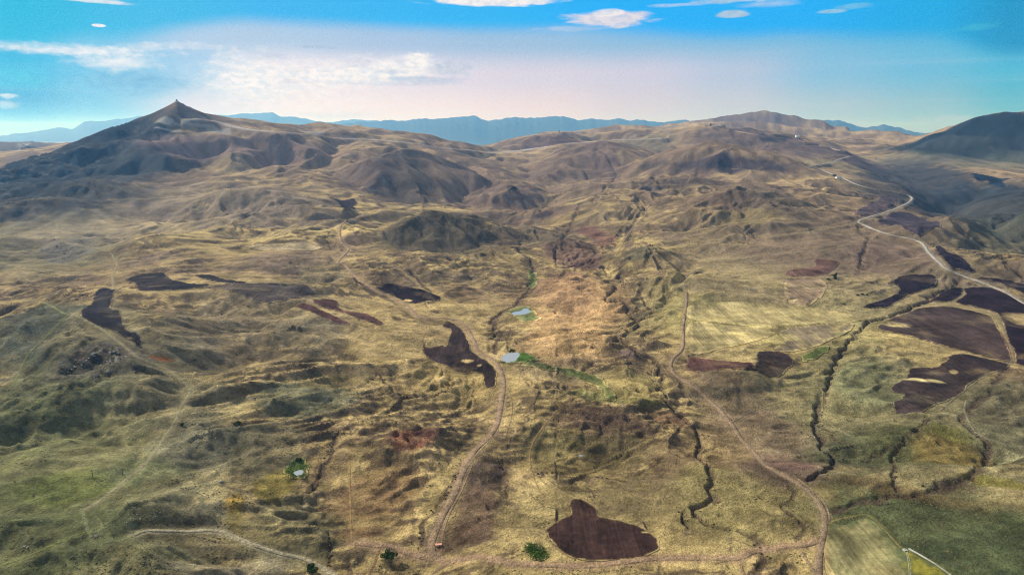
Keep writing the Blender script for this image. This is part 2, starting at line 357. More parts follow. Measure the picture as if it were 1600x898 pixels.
for a_ in (
 ([(590, 246), (610, 234), (628, 231), (650, 245)], 303, .42), ([(500, 262), (545, 240), (575, 226), (600, 228)], 262, .25), ([(660, 232), (700, 243), (740, 258), (790, 292)], [268, 285, 300, 325], .26),
 ([(640, 350), (662, 337), (682, 324), (698, 331), (725, 340), (785, 356)], 388, .5), ([(448, 290), (470, 273), (490, 272), (502, 286)], 300, .28), ([(480, 333), (400, 338), (360, 350), (320, 372), (292, 394)], [352, 356, 368, 388, 408], .2),
 ([(190, 405), (230, 378), (262, 372), (290, 386)], 412, .2), ([(95, 312), (140, 292), (170, 290), (188, 304)], 322, .25), ([(-40, 332), (20, 318), (80, 318), (120, 330)], 348, .22), ([(-60, 390), (20, 372), (90, 372), (130, 384)], 402, .16),
 ([(185, 463), (260, 457), (340, 454), (430, 480), (470, 503)], 552, .15), ([(380, 538), (430, 506), (500, 500), (560, 522)], 572, .15), ([(690, 428), (735, 420), (768, 428)], 448, .22), ([(730, 408), (765, 399), (800, 404)], 422, .2),
 ([(560, 418), (600, 400), (660, 405), (720, 412)], 436, .16), ([(60, 522), (115, 498), (150, 510), (200, 548), (235, 572)], [600, 612, 620, 625, 625], .28), ([(-60, 670), (0, 655), (90, 650), (170, 668)], 700, .2), ([(-40, 745), (30, 722), (80, 722), (115, 738)], 780, .22),
 ([(0, 640), (60, 618), (140, 610), (200, 622)], 652, .22), ([(60, 865), (130, 840), (200, 850)], 888, .2), ([(195, 820), (235, 791), (262, 796)], 838, .4), ([(300, 620), (390, 585), (470, 590), (520, 605)], 640, .14), ([(340, 690), (400, 660), (470, 662), (520, 690)], 720, .12),
 ([(270, 330), (330, 312), (400, 305)], 340, .2), ([(300, 292), (360, 275), (430, 262)], 300, .2), ([(400, 420), (450, 404), (520, 410)], 440, .15), ([(400, 385), (470, 362), (540, 358)], 392, .14),
 ([(1000, 266), (1018, 256), (1036, 264)], 276, .3), ([(1060, 252), (1085, 238), (1115, 229), (1150, 233), (1190, 240), (1240, 257)], 280, .32), ([(950, 306), (1000, 285), (1045, 268), (1085, 277)], 312, .25), ([(1135, 302), (1180, 287), (1230, 287), (1275, 302)], 320, .22),
 ([(1025, 350), (1080, 326), (1150, 303), (1175, 304), (1205, 320), (1232, 340)], [366, 362, 360, 360, 362, 362], .26), ([(1090, 385), (1140, 362), (1200, 356), (1265, 368)], 394, .15), ([(985, 410), (1008, 394), (1030, 392), (1055, 410)], 426, .3), ([(1005, 474), (1040, 449), (1072, 435), (1095, 444)], 474, .24),
 ([(912, 236), (938, 221), (962, 231)], 254, .3), ([(845, 282), (880, 264), (910, 246), (928, 240)], [298, 290, 278, 270], .25), ([(1180, 338), (1260, 328), (1330, 332)], 358, .15), ([(852, 398), (872, 385), (892, 390)], 408, .3), ([(822, 372), (842, 360), (862, 370)], 382, .3),
 ([(755, 303), (788, 293), (818, 305)], 322, .25), ([(900, 318), (960, 300), (990, 305)], 330, .2), ([(960, 345), (1000, 325), (1040, 325)], 352, .2), ([(1400, 735), (1440, 702), (1480, 681), (1515, 673)], [752, 748, 745, 735], .3), ([(1350, 748), (1400, 692), (1440, 652)], [770, 740, 700], .2),
 ([(1090, 602), (1150, 582), (1230, 602)], 645, .16), ([(800, 628), (880, 612), (960, 625), (1040, 642)], 690, .12), ([(1100, 742), (1180, 715), (1260, 738)], 780, .12), ([(1000, 700), (1060, 690)], 730, .12), ([(1290, 640), (1350, 610), (1420, 640)], 670, .1),
 ([(1470, 400), (1530, 385), (1620, 405)], 440, .22), ([(1440, 352), (1510, 338), (1600, 352)], [385, 378, 395], .28), ([(1500, 330), (1560, 305), (1650, 300)], [350, 345, 345], .3), ([(580, 600), (650, 585), (740, 600)], 622, .12), ([(550, 700), (620, 668), (700, 690)], 735, .12), ([(730, 770), (760, 738), (790, 760)], 800, .2),
 ([(860, 560), (930, 545), (990, 560)], 580, .1), ([(850, 470), (900, 455), (940, 470)], 500, .14), ([(1240, 395), (1330, 385), (1400, 400)], 420, .1)):
    hill(*a_)
# right bottom: the green hillside in front, across its ravine
ridge([(1290, 806, 462), (1370, 782, 478), (1440, 765, 487), (1500, 752, 490), (1600, 737, 500), (1800, 700, 520)], .03, .55, 4, 6)
def valley(points, wd, dp):
    global Z
    P = np.array([at(*p)[:2] for p in points]); m = (Y > 1200) & (X > 100) & (Y < 5200)
    jr = np.where(m.any(1))[0]; jc = np.where(m.any(0))[0]; sl = np.s_[jr[0]:jr[-1] + 1, jc[0]:jc[-1] + 1]
    d = seg_dist(WX[sl], WY[sl], P)[0]; Z[sl] -= dp * np.exp(-(d / wd) ** 2) * 1.0
valley([(1340, 250, 4300), (1400, 268, 3500), (1445, 285, 2950), (1480, 305, 2500), (1530, 338, 2050), (1610, 390, 1650), (1750, 430, 1500)], 170, 60)
valley([(1540, 300, 2900), (1500, 300, 2600), (1480, 308, 2450)], 80, 35)
valley([(1620, 330, 2300), (1560, 345, 2100), (1535, 345, 2000)], 70, 30)
print('ridges', time.time() - T0)

# ------------------------------------------------------------------ sight line against the land -> ground point
def hit(px, py, ZZ=None, near=0.0):
    ZZ = Z if ZZ is None else ZZ
    d = ray(px, py); a = math.atan2(d[0], d[1]); sl = d[2] / math.hypot(d[0], d[1])
    j = int(np.clip(np.searchsorted(ANG, a) - 1, 0, NA - 2)); t = (a - ANG[j]) / (ANG[j + 1] - ANG[j])
    h = ZZ[:, j] * (1 - t) + ZZ[:, j + 1] * t
    rz = CAM_Z + sl * RAD
    df = h - rz
    k = np.where((df > 0) & (RAD > max(near, 200)))[0]
    if not len(k):
        q = (RAD > max(near, 1500)) & (RAD < 9000)
        i = int(np.argmax(np.where(q, (h - CAM_Z) / RAD, -9))); r = RAD[i]
    else:
        i = k[0]; f = df[i - 1] / (df[i - 1] - df[i]); r = RAD[i - 1] + f * (RAD[i] - RAD[i - 1])
    return np.array([r * math.sin(a), r * math.cos(a)])
def zat(x, y, ZZ=None):
    ZZ = Z if ZZ is None else ZZ
    x = np.asarray(x, float); y = np.asarray(y, float)
    a = np.arctan2(x, y); r = np.hypot(x, y)
    j = np.clip(np.searchsorted(ANG, a) - 1, 0, NA - 2); i = np.clip(np.searchsorted(RAD, r) - 1, 0, NR - 2)
    t = (a - ANG[j]) / (ANG[j + 1] - ANG[j]); s = np.clip((r - RAD[i]) / (RAD[i + 1] - RAD[i]), 0, 1)
    return (ZZ[i, j] * (1 - t) * (1 - s) + ZZ[i, j + 1] * t * (1 - s) + ZZ[i + 1, j] * (1 - t) * s + ZZ[i + 1, j + 1] * t * s)
def spline(P, n=6, closed=False):
    P = np.asarray(P, float); m = len(P); out = []
    rngs = range(m if closed else m - 1)
    for i in rngs:
        if closed: p0, p1, p2, p3 = P[i - 1], P[i], P[(i + 1) % m], P[(i + 2) % m]
        else: p0, p1, p2, p3 = P[max(i - 1, 0)], P[i], P[i + 1], P[min(i + 2, m - 1)]
        for k in range(n):
            t = k / n
            out.append(0.5 * ((2 * p1) + (-p0 + p2) * t + (2 * p0 - 5 * p1 + 4 * p2 - p3) * t * t + (-p0 + 3 * p1 - 3 * p2 + p3) * t ** 3))
    if not closed: out.append(P[-1])
    return np.array(out)

# ------------------------------------------------------------------ traced plan features (photo points, dropped on the land below)
FIELDS = {   # name: (outline, soil colour, roundness)
 'f1': ([(853,828),(872,812),(893,802),(888,783),(905,779),(920,785),(932,795),(937,806),(965,812),(1000,822),(1020,835),(1029,850),(1027,858),(1005,870),(985,873),(940,875),(900,870),(875,862),(862,845)], (.052,.031,.029)),
 'f2': ([(692,510),(697,502),(704,503),(716,510),(726,520),(733,535),(737,548),(748,558),(768,570),(776,583),(773,604),(757,603),(751,583),(718,583),(701,573),(678,565),(661,552),(663,534),(668,543),(691,539),(698,538),(704,515)], (.050,.032,.034)),
 'f3': ([(589,450),(598,445),(616,444),(641,449),(658,451),(671,458),(689,466),(666,470),(643,474),(625,469),(610,460),(595,454)], (.030,.021,.026)),
 'f4': ([(200,435),(251,426),(268,436),(286,441),(326,444),(301,450),(221,453),(213,444)], (.040,.031,.033)),
 'f5': ([(305,430),(326,429),(346,435),(386,442),(363,443),(333,440),(316,436)], (.034,.026,.03)),
 'f6': ([(321,449),(351,443),(400,443),(438,445),(495,458),(473,464),(445,470),(400,472),(391,467),(371,458),(346,452)], (.10,.075,.066)),
 'f7': ([(148,460),(163,449),(178,450),(180,458),(173,480),(188,487),(195,510),(218,523),(222,543),(212,543),(208,535),(175,517),(155,510),(135,500),(125,489),(138,478)], (.034,.028,.036)),
 'f8': ([(517,311),(550,310),(559,317),(553,323),(555,328),(537,327),(530,319)], (.045,.032,.036)),
 'f9': ([(463,478),(478,474),(500,483),(545,503),(533,507),(510,498),(488,488)], (.085,.045,.045)),
 'f10': ([(488,469),(525,469),(530,480),(550,487),(573,490),(600,505),(590,508),(563,498),(530,487),(505,480)], (.09,.05,.048)),
 'f11': ([(1078,558),(1126,563),(1176,568),(1168,578),(1083,580)], (.085,.055,.05)),
 'f12': ([(1182,551),(1200,549),(1223,550),(1240,564),(1228,579),(1215,589),(1200,588),(1171,579),(1183,565)], (.052,.032,.032)),
 'f13': ([(1395,440),(1416,430),(1458,430),(1464,438),(1456,450),(1426,460),(1400,473),(1385,481),(1348,480),(1375,470),(1404,455)], (.026,.019,.027)),
 'f14': ([(1451,473),(1471,455),(1488,450),(1504,450),(1503,460),(1486,470)], (.030,.021,.028)),
 'f15': ([(1508,450),(1551,451),(1600,474),(1650,495),(1650,575),(1590,568),(1586,555),(1573,525),(1560,493),(1530,481),(1505,476),(1492,470),(1508,460)], (.030,.020,.026)),
 'f16': ([(1370,510),(1426,486),(1461,479),(1501,482),(1546,494),(1554,502),(1579,553),(1571,563),(1501,547),(1451,533),(1413,523)], (.055,.038,.038)),
 'f17': ([(1498,553),(1576,569),(1546,584),(1518,598),(1498,618),(1461,633),(1418,645),(1395,628),(1413,618),(1392,608),(1416,588),(1426,575),(1463,573)], (.045,.031,.032)),
 'f18': ([(1521,271),(1578,279),(1568,283),(1570,293),(1546,288),(1543,283),(1523,280)], (.012,.020,.035)),
 'f19': ([(1338,330),(1360,315),(1385,305),(1400,313),(1396,322),(1370,334),(1342,337)], (.11,.09,.10)),
 'f20': ([(1372,343),(1400,332),(1426,335),(1450,342),(1471,352),(1451,361),(1418,361),(1390,353)], (.075,.066,.085)),
 'f21': ([(1455,380),(1476,388),(1511,408),(1523,425),(1503,421),(1476,408)], (.028,.022,.034)),
 'f22': ([(1528,434),(1563,436),(1601,445),(1640,455),(1640,480),(1602,461),(1576,449),(1551,440)], (.03,.022,.03)),
 'f23': ([(1230,423),(1270,418),(1275,405),(1308,408),(1308,415),(1285,430),(1233,431)], (.10,.07,.06)),
}
STUBBLE = {
 's1': ([(1291,820),(1315,820),(1358,810),(1410,862),(1417,905),(1300,905)], (.20,.19,.095)),
 's2': ([(1082,476),(1150,472),(1230,476),(1300,486),(1345,500),(1300,506),(1200,512),(1082,500)], (.30,.26,.13)),
 's3': ([(1082,503),(1200,512),(1240,508),(1205,525),(1150,540),(1082,552)], (.26,.225,.115)),
 's4': ([(1205,510),(1330,505),(1300,530),(1250,548),(1210,545),(1225,530)], (.15,.125,.085)),
 's6': ([(395,383),(480,378),(505,387),(480,392),(395,390)], (.30,.25,.16)),
 's7': ([(1230,436),(1290,440),(1275,470),(1232,472)], (.17,.13,.09)),
}
GREENS = {
 'g1': ([(804,555),(812,552),(827,553),(838,560),(826,565),(812,568),(787,567),(776,564),(790,565),(804,562)], (.05,.105,.022)),
 'g2': ([(815,570),(840,567),(872,573),(896,577),(925,585),(944,597),(957,612),(962,625),(952,622),(934,606),(905,593),(872,581),(840,574)], (.10,.12,.045)),
 'g3': ([(445,746),(447,730),(452,720),(460,716),(472,717),(480,722),(484,735),(478,746),(462,749)], (.055,.085,.02)),
 'g4': ([(822,850),(842,853),(854,860),(852,872),(835,874),(822,870)], (.075,.15,.02)),
 'g5': ([(826,420),(838,425),(838,445),(828,452),(824,440)], (.06,.085,.03)),
 'g6': ([(794,489),(800,482),(816,478),(832,481),(838,490),(846,499),(822,503),(806,497)], (.13,.15,.06)),
 'g7': ([(1252,563),(1268,548),(1296,541),(1290,550),(1262,565)], (.09,.12,.035)),
 'g8': ([(1412,861),(1450,876),(1487,903),(1421,903)], (.19,.18,.03)),
}
PONDS = {
 'p1': [(798.5,490),(802,486.5),(812,485),(818,481.5),(826,482),(830,487),(824,490.5),(807,493)],
 'p2': [(774,556),(781,557.5),(788,555.5),(792,553.5),(808,552.5),(813,554),(804,557),(806,561),(792,563.5),(776,561.5)],
 'p3': [(458,738),(463,736),(469,734),(474,735.5),(471,739),(463,740.5)],
 'p4': [(903,711),(907,709),(912,711),(908,713)],
}
ROADS = {   # name: (points, width m, colour, kind)
 'gravel': ([(1328,244),(1300,253),(1262,257),(1285,267),(1312,277),(1335,287),(1365,295),(1395,300),(1425,312),(1400,324),(1370,337),(1343,346),(1352,353),(1385,363),(1412,371),(1440,382),(1455,400),(1475,417),(1500,430),(1530,440),(1565,455),(1600,475),(1660,500)], 7.2, (.37,.36,.33), 'gravel_road'),
 'ridge': ([(300,187),(345,194),(390,203),(440,208),(500,212),(560,215),(620,220),(660,226),(700,233),(745,237),(800,236),(850,230),(900,223),(935,219)], 40, (.40,.38,.40), 'asphalt_road'),
 'ridge2': ([(960,218),(1000,218),(1036,215)], 36, (.36,.33,.33), 'asphalt_road'),
 'ridge3': ([(1150,204),(1190,212),(1240,218),(1290,228),(1315,236)], 22, (.30,.25,.22), 'dirt_road'),
 'farridge': ([(1247,213),(1290,210),(1330,208)], 40, (.42,.38,.38), 'dirt_road'),
 'main': ([(555,848),(595,852),(615,855),(637,864),(675,873),(695,877),(720,873),(750,870),(800,880),(850,882),(925,883),(975,876),(1025,871),(1100,872),(1150,870),(1175,861),(1200,857),(1230,853),(1262,850),(1278,842)], 6.0, (.40,.285,.19), 'dirt_road'),
 'ns': ([(1279,910),(1280,870),(1287,835),(1289,815),(1283,790),(1262,765),(1240,750),(1200,728),(1180,708),(1160,688),(1142,660),(1120,635),(1095,612),(1075,598),(1056,585),(1048,572),(1052,560),(1064,548),(1068,530),(1067,510),(1072,480),(1073,455)], 4.8, (.31,.235,.165), 'dirt_road'),
 'centre': ([(678,872),(674,850),(680,830),(695,800),(710,770),(722,740),(730,720),(745,700),(765,680),(777,660),(783,630),(787,600),(781,577),(765,560),(746,546),(738,527),(725,508),(700,498),(655,494),(635,477),(610,465),(585,453),(560,435),(540,415),(528,407),(545,390),(532,375),(535,350),(570,335)], 6.0, (.35,.26,.18), 'dirt_road'),
 'left': ([(525,902),(500,885),(470,872),(430,862),(400,852),(370,840),(340,829),(290,830),(240,828),(210,836)], 3.8, (.44,.41,.29), 'dirt_road'),
 'hook': ([(215,835),(185,843),(165,848),(148,847),(138,830),(132,806),(128,795)], 2.4, (.24,.26,.14), 'footpath'),
 'leftup': ([(128,800),(150,785),(178,765),(200,748),(235,715),(260,680),(275,655),(285,635),(298,610),(280,590),(255,575),(215,558),(180,530),(150,508),(122,494),(108,487)], 3.6, (.33,.31,.20), 'footpath'),
 'leftjoin': ([(178,452),(176,432),(183,415),(176,400)], 4, (.33,.30,.18), 'footpath'),
 'leftfield': ([(180,453),(240,455),(300,452),(345,447),(400,441)], 4, (.33,.30,.18), 'footpath'),
 'rf1': ([(1452,476),(1487,471),(1505,461),(1506,449)], 4.5, (.27,.25,.15), 'footpath'),
 'rf2': ([(1470,478),(1503,479),(1540,489),(1557,496),(1572,525),(1584,556),(1576,567),(1546,585),(1530,592)], 4.5, (.24,.22,.14), 'footpath'),
 'rf3': ([(1340,524),(1410,529),(1500,550),(1576,568),(1620,580)], 4.5, (.24,.22,.14), 'footpath'),
 'br': ([(1192,859),(1165,868),(1158,885),(1166,903)], 3, (.24,.17,.11), 'footpath'),
 'bl': ([(594,853),(590,870),(583,885),(570,902)], 3.2, (.25,.17,.10), 'footpath'),
 'br2': ([(1255,863),(1262,878),(1275,895),(1280,903)], 3, (.26,.20,.14), 'footpath'),
 'cr': ([(1115,880),(1180,862),(1150,842),(1080,832),(1050,826)], 2.2, (.24,.19,.11), 'footpath'),
 'lp': ([(0,885),(60,862),(130,830)], 2.2, (.18,.20,.09), 'footpath'),
 'tl': ([(178,400),(150,388),(100,374),(90,355),(88,345)], 5, (.26,.24,.15), 'footpath'),
 'tm': ([(528,407),(510,395),(470,384),(400,382),(300,385)], 4, (.29,.24,.15), 'footpath'),
 'mid2': ([(540,390),(590,400),(630,425),(655,445),(680,463),(700,470)], 4, (.29,.24,.14), 'footpath'),
 'hillroad': ([(400,283),(440,268),(480,250),(500,243)], 7, (.28,.24,.16), 'footpath'),
 'wa': ([(674,862),(686,815),(706,770),(726,735),(748,706),(770,682)], 2.2, (.36,.29,.16), 'footpath'),
 'wb': ([(690,862),(692,835),(704,800),(722,765),(738,725)], 1.8, (.32,.24,.15), 'footpath'),
 'wc': ([(1283,842),(1296,815),(1290,785),(1268,762),(1240,742)], 2.0, (.30,.24,.15), 'footpath'),
 'w0': ([(108, 487), (60, 470), (0, 472)], 3, (0.25, 0.27, 0.12), 'footpath'),
 'w1': ([(110, 488), (80, 520), (40, 560), (20, 600)], 3, (0.2, 0.22, 0.1), 'footpath'),
 'w2': ([(298, 610), (340, 590), (390, 575), (440, 570)], 2.4, (0.34, 0.29, 0.18), 'footpath'),
 'w3': ([(278, 655), (330, 655), (380, 640)], 2.2, (0.3, 0.28, 0.18), 'footpath'),
 'w4': ([(0, 883), (50, 866), (100, 842), (135, 832)], 2.4, (0.24, 0.28, 0.1), 'footpath'),
 'w5': ([(225, 700), (224, 712), (217, 722)], 1.8, (0.4, 0.38, 0.2), 'footpath'),
 'w6': ([(760, 570), (790, 600), (800, 640), (790, 680)], 2, (0.34, 0.26, 0.15), 'footpath'),
 'w7': ([(1032, 605), (1020, 585), (1030, 560), (1045, 556)], 2, (0.34, 0.28, 0.15), 'footpath'),
 'w8': ([(1143, 660), (1180, 640), (1230, 625)], 2, (0.26, 0.22, 0.14), 'footpath'),
 'w9': ([(1285, 640), (1300, 665), (1330, 680)], 2, (0.3, 0.28, 0.16), 'footpath'),
 'w10': ([(1286, 612), (1286, 640), (1300, 650)], 2, (0.34, 0.32, 0.16), 'footpath'),
 'w11': ([(1510, 625), (1508, 645), (1525, 672), (1560, 690), (1600, 700)], 2.6, (0.26, 0.25, 0.17), 'footpath'),
 'w12': ([(1055, 450), (1100, 420), (1180, 400), (1290, 390), (1345, 375)], 4, (0.3, 0.27, 0.16), 'footpath'),
 'w13': ([(1200, 372), (1280, 360), (1343, 347)], 4, (0.3, 0.27, 0.16), 'footpath'),
 'w14': ([(960, 400), (985, 360), (1010, 330), (1000, 310)], 4, (0.34, 0.27, 0.15), 'footpath'),
 'w15': ([(1135, 262), (1200, 268), (1230, 285), (1290, 300)], 5, (0.27, 0.23, 0.14), 'footpath'),
 'w16': ([(1000, 290), (1080, 287), (1150, 290), (1220, 300)], 4.5, (0.29, 0.25, 0.15), 'footpath'),
 'w17': ([(620, 480), (560, 470), (500, 462), (470, 466)], 3, (0.34, 0.29, 0.18), 'footpath'),
 'w18': ([(650, 560), (600, 560), (560, 545)], 2.4, (0.38, 0.31, 0.18), 'footpath'),
 'w19': ([(735, 445), (790, 470), (800, 480)], 3, (0.35, 0.3, 0.17), 'footpath'),
 'w20': ([(380, 392), (430, 370), (470, 350), (540, 345)], 4, (0.31, 0.26, 0.17), 'footpath'),
 'w21': ([(300, 385), (250, 390), (190, 400)], 4, (0.29, 0.26, 0.17), 'footpath'),
 'w22': ([(548, 345), (590, 330), (650, 320), (720, 318)], 5, (0.31, 0.27, 0.15), 'footpath'),
 'w23': ([(1530, 592), (1500, 615), (1470, 640)], 2.4, (0.24, 0.22, 0.14), 'footpath'),
 'w24': ([(970, 770), (1020, 790), (1060, 800)], 1.8, (0.32, 0.26, 0.13), 'footpath'),
 'w25': ([(836, 741), (860, 760), (920, 790), (960, 808)], 1.8, (0.3, 0.24, 0.13), 'footpath'),
 'w26': ([(546, 720), (548, 800), (550, 845)], 1.8, (0.36, 0.25, 0.12), 'footpath'),
 'w27': ([(870, 640), (830, 700), (840, 760), (870, 790)], 1.6, (0.32, 0.24, 0.13), 'footpath'),
 'w28': ([(0, 735), (60, 700), (100, 690)], 2.4, (0.26, 0.3, 0.11), 'footpath'),
 'w29': ([(0, 800), (70, 775), (108, 765)], 1.8, (0.24, 0.27, 0.12), 'footpath'),
 'nse': ([(1278,842),(1300,815),(1340,805),(1360,806),(1385,830),(1408,856)], 2.6, (.27,.24,.10), 'footpath'),
}
GULLIES = {  # name: (points, half width, depth)
 'a': ([(1502,431),(1488,448),(1455,462),(1450,470),(1400,490),(1358,503),(1335,525),(1318,545),(1308,562),(1298,590),(1288,615),(1280,640),(1276,662),(1282,690),(1288,702),(1303,712),(1300,724),(1275,742),(1258,752)], 9, 11),
 'b': ([(1000,612),(1030,622),(1055,640),(1075,660),(1092,672),(1096,690),(1090,705),(1105,725),(1112,745),(1108,760),(1120,772),(1100,785),(1085,798),(1100,815),(1140,828),(1170,835),(1192,852)], 7, 8),
 'c': ([(948,438),(962,450),(945,468),(975,470),(982,490),(998,506),(975,520),(965,524),(988,545),(1015,556),(1028,575),(1033,602),(1040,620)], 9, 9),
 'd': ([(815,375),(812,392),(828,407),(835,428),(828,448),(808,472),(776,495),(770,515),(775,535),(772,552)], 9, 7),
 'e': ([(1357,370),(1352,385),(1346,400),(1344,420)], 10, 8),
 'f': ([(1064,797),(1072,812),(1075,832)], 4, 6),
 'g': ([(1180,850),(1195,870),(1180,890),(1178,903)], 5, 5),
 'h': ([(1292,800),(1330,786),(1380,778),(1420,772),(1470,758),(1520,738),(1542,710),(1538,690),(1520,668),(1500,655),(1515,640),(1550,610)], 9, 8),
 'i': ([(1396,765),(1398,735),(1400,705),(1412,690),(1440,665),(1458,655)], 5, 5),
 'j': ([(1362,718),(1372,705),(1395,698)], 4, 4),
 'k': ([(640,425),(655,440),(675,460)], 8, 7),
 'l': ([(575,600),(590,585),(605,600),(620,615),(665,620),(700,610)], 4, 3.5),
 'm': ([(530,670),(512,705),(505,735),(490,760),(472,788)], 4, 4),
 'x': ([(514,836),(515,860),(514,886)], 1.8, 2.5),
 'n': ([(790,292),(812,300),(845,330)], 14, 10),
 'o': ([(930,230),(962,270),(945,292),(900,330),(880,372),(930,390),(915,410),(880,418),(850,420)], 12, 10),
 'p': ([(1225,752),(1240,775),(1228,790),(1250,820),(1240,840)], 5, 5),
 'q': ([(660,850),(655,835),(665,810),(690,785),(700,765),(720,735)], 4, 3.5),
 'r': ([(1285,662),(1305,685),(1330,695),(1340,700)], 4, 3),
 's': ([(1095,250),(1060,300),(1000,330),(975,380)], 12, 8),
 't': ([(985,400),(968,420),(975,450)], 8, 6),
 'u': ([(880,640),(920,655),(980,650),(982,672)], 4, 3),
 'v': ([(840,745),(860,738),(940,745),(1010,748)], 3.5, 2.5),
 'w': ([(1550,600),(1580,560)], 5, 3),
}
# smoother land under fields, roads and ponds
flat = np.ones_like(Z)
def local(P, pad):
    lo = P.min(0) - pad; hi = P.max(0) + pad
    m = (X > lo[0]) & (X < hi[0]) & (Y > lo[1]) & (Y < hi[1])
    jr = np.where(m.any(1))[0]; jc = np.where(m.any(0))[0]
    return None if not len(jr) else np.s_[jr[0]:jr[-1] + 1, jc[0]:jc[-1] + 1]
def inside(P, x, y):
    c = np.zeros(x.shape, bool); n = len(P)
    for i in range(n):
        x1, y1 = P[i - 1]; x2, y2 = P[i]
        if y1 == y2: continue
        c ^= ((y1 > y) != (y2 > y)) & (x < (x2 - x1) * (y - y1) / (y2 - y1) + x1)
    return c
def soft_inside(P, sl, soft):
    x, y = X[sl], Y[sl]
    m = inside(P, x, y); Q = np.vstack([P, P[:1]])
    d = seg_dist(x, y, Q)[0]
    return sstep(-soft, soft, np.where(m, d, -d))
for dct, amt in ((FIELDS, .7), (STUBBLE, .85), (PONDS, .95), (GREENS, .6)):
    for k, v in dct.items():
        P = np.array([hit(*p) for p in (v if dct is PONDS else v[0])])
        sl = local(P, 60)
        if sl is not None: flat[sl] = np.minimum(flat[sl], 1 - amt * soft_inside(P, sl, 25))
for k, v in ROADS.items():
    P = np.array([hit(*p) for p in v[0]]); sl = local(P, 60)
    if sl is not None: flat[sl] = np.minimum(flat[sl], 1 - .45 * (1 - sstep(8, 35, seg_dist(X[sl], Y[sl], P)[0])))
print('flat', time.time() - T0)

def zone(px, py, rx, ry, soft=1.0):
    """soft elliptical area on the ground round the point seen at px,py; radii in photo pixels there"""
    q = hit(px, py); r = math.hypot(*q); zz = float(zat(*q)); D = math.hypot(r, CAM_Z - zz)
    th = max(math.asin(min(1, abs(CAM_Z - zz) / D)), 0.05)
    a = rx * D / FPX; b = min(ry * D / FPX / math.sin(th), 2500)
    b = float(np.clip(np.hypot(*(hit(px, py - ry) - hit(px, py + ry))) / 2, .3 * a * min(1, ry / rx * 2), b))
    ux, uy = q / r
    dx = X + .6 * (WX - X) - q[0]; dy = Y + .6 * (WY - Y) - q[1]
    f = (dx * ux + dy * uy) / b; g = (dx * -uy + dy * ux) / a
    return np.exp(-(f * f + g * g) * 1.2).astype(F32)

# ------------------------------------------------------------------ relief: rolling folds, then gullies that run downhill
Z1 = Z.copy()
calm = np.ones_like(Z)
for a in ((1500, 840, 170, 90, .85), (140, 740, 110, 60, .55), (330, 420, 160, 40, .6), (1200, 520, 150, 45, .75), (1480, 520, 160, 70, .7), (850, 480, 120, 60, .4),
          (700, 480, 120, 40, .6), (600, 530, 130, 50, .35), (1250, 420, 160, 50, .55), (90, 345, 80, 20, .5), (450, 700, 120, 100, .3), (1200, 640, 90, 60, .5), (1450, 255, 150, 20, .5)):
    calm = np.minimum(calm, 1 - a[4] * np.minimum(1, 1.5 * zone(*a[:4])))
calm = 1 - .8 * (1 - calm)
amp = np.clip(0.6 + 0.6 * (1 - sstep(0, .5, fbm(X, Y, 900, 2, .5, 5))), .5, 1.2) * calm * flat
dfade = 1 - sstep(9000, 16000, RRf)
amp = amp * dfade
scale = 0.75 + 0.55 * sstep(900, 3200, RRf)            # folds are broader up the valley sides
def rdg(x, y, wl, seed):
    n = pn(x / wl, y / wl, seed); return 1 - 2 * np.abs(n)
far_l = WX * 0.55 + 0                                   # folds run mostly across the valley
def soft_ridge(x, y, seed, k=2.2): n = pn(x, y, seed); return 1 - k * (np.sqrt(n * n + .006) - .07)
mid = sstep(1000, 1900, RRf)
A1 = soft_ridge(WX / 330, WY / 210, 21) * (1 - mid) + soft_ridge(WX / 620, WY / 380, 28) * mid
A2 = soft_ridge(WX / 150 + 4, WY / 100, 22) * (1 - mid) + soft_ridge(WX / 300, WY / 190, 29) * mid
A3 = pn(X / 620, Y / 620, 23)
near_f = 1 - sstep(1300, 2600, RRf)
B1 = 0; B2 = 0; wsum = 0
lat = X / (RRf * .62 + 60)                               # -1 left edge ... +1 right edge of what is seen
for kk, (phi, bias) in enumerate(((.05, .05), (.75, .30 - .45 * np.abs(lat + .6) + .25 * (lat > .1)), (-.7, .12 - .5 * np.abs(lat)), (1.35, -.05))):
    wk = np.exp(7 * (bias + .9 * fbm(X, Y, 520, 2, .5, 240 + kk))); cph, sph = math.cos(phi), math.sin(phi)
    u_ = WX * cph + WY * sph; v_ = -WX * sph + WY * cph
    B1 = B1 + wk * (soft_ridge(u_ / 190, v_ / 66, 25 + 5 * kk) * (1 - mid) + soft_ridge(u_ / 420, v_ / 150, 35 + 5 * kk) * mid); B2 = B2 + wk * (soft_ridge(u_ / 85 + 3, v_ / 30, 26 + 5 * kk) * (1 - mid) + soft_ridge(u_ / 170 + 3, v_ / 62, 36 + 5 * kk) * mid); wsum = wsum + wk
B1 = B1 / wsum; B2 = B2 / wsum
far = sstep(1500, 3000, RRf); vfar = sstep(2700, 3600, RRf)
patchy = sstep(-.35, .25, fbm(X, Y, 380, 2, .5, 27))
Z = Z + amp * ((B1 - .4) * (6.6 + 4 * mid) + (B2 - .4) * (2.7 + 1.3 * mid - 1.8 * vfar)) * (.35 + .65 * patchy) + amp * (A3 * (15 + 4 * far) + (A1 - .4) * (8.5 + 4 * mid) + (A2 - .4) * (6 + 1.5 * mid - 3 * vfar))
print('folds', time.time() - T0)
def grads(ZZ):
    dr = np.gradient(ZZ, axis=0) / np.gradient(RR, axis=0); da = np.gradient(ZZ, axis=1) / (np.gradient(AA, axis=1) * RR)
    s, c = np.sin(AA), np.cos(AA)
    return (dr * s + da * c).astype(F32), (dr * c - da * s).astype(F32)
gx, gy = grads(Z)
sm = np.sqrt(gx * gx + gy * gy) + 1e-6
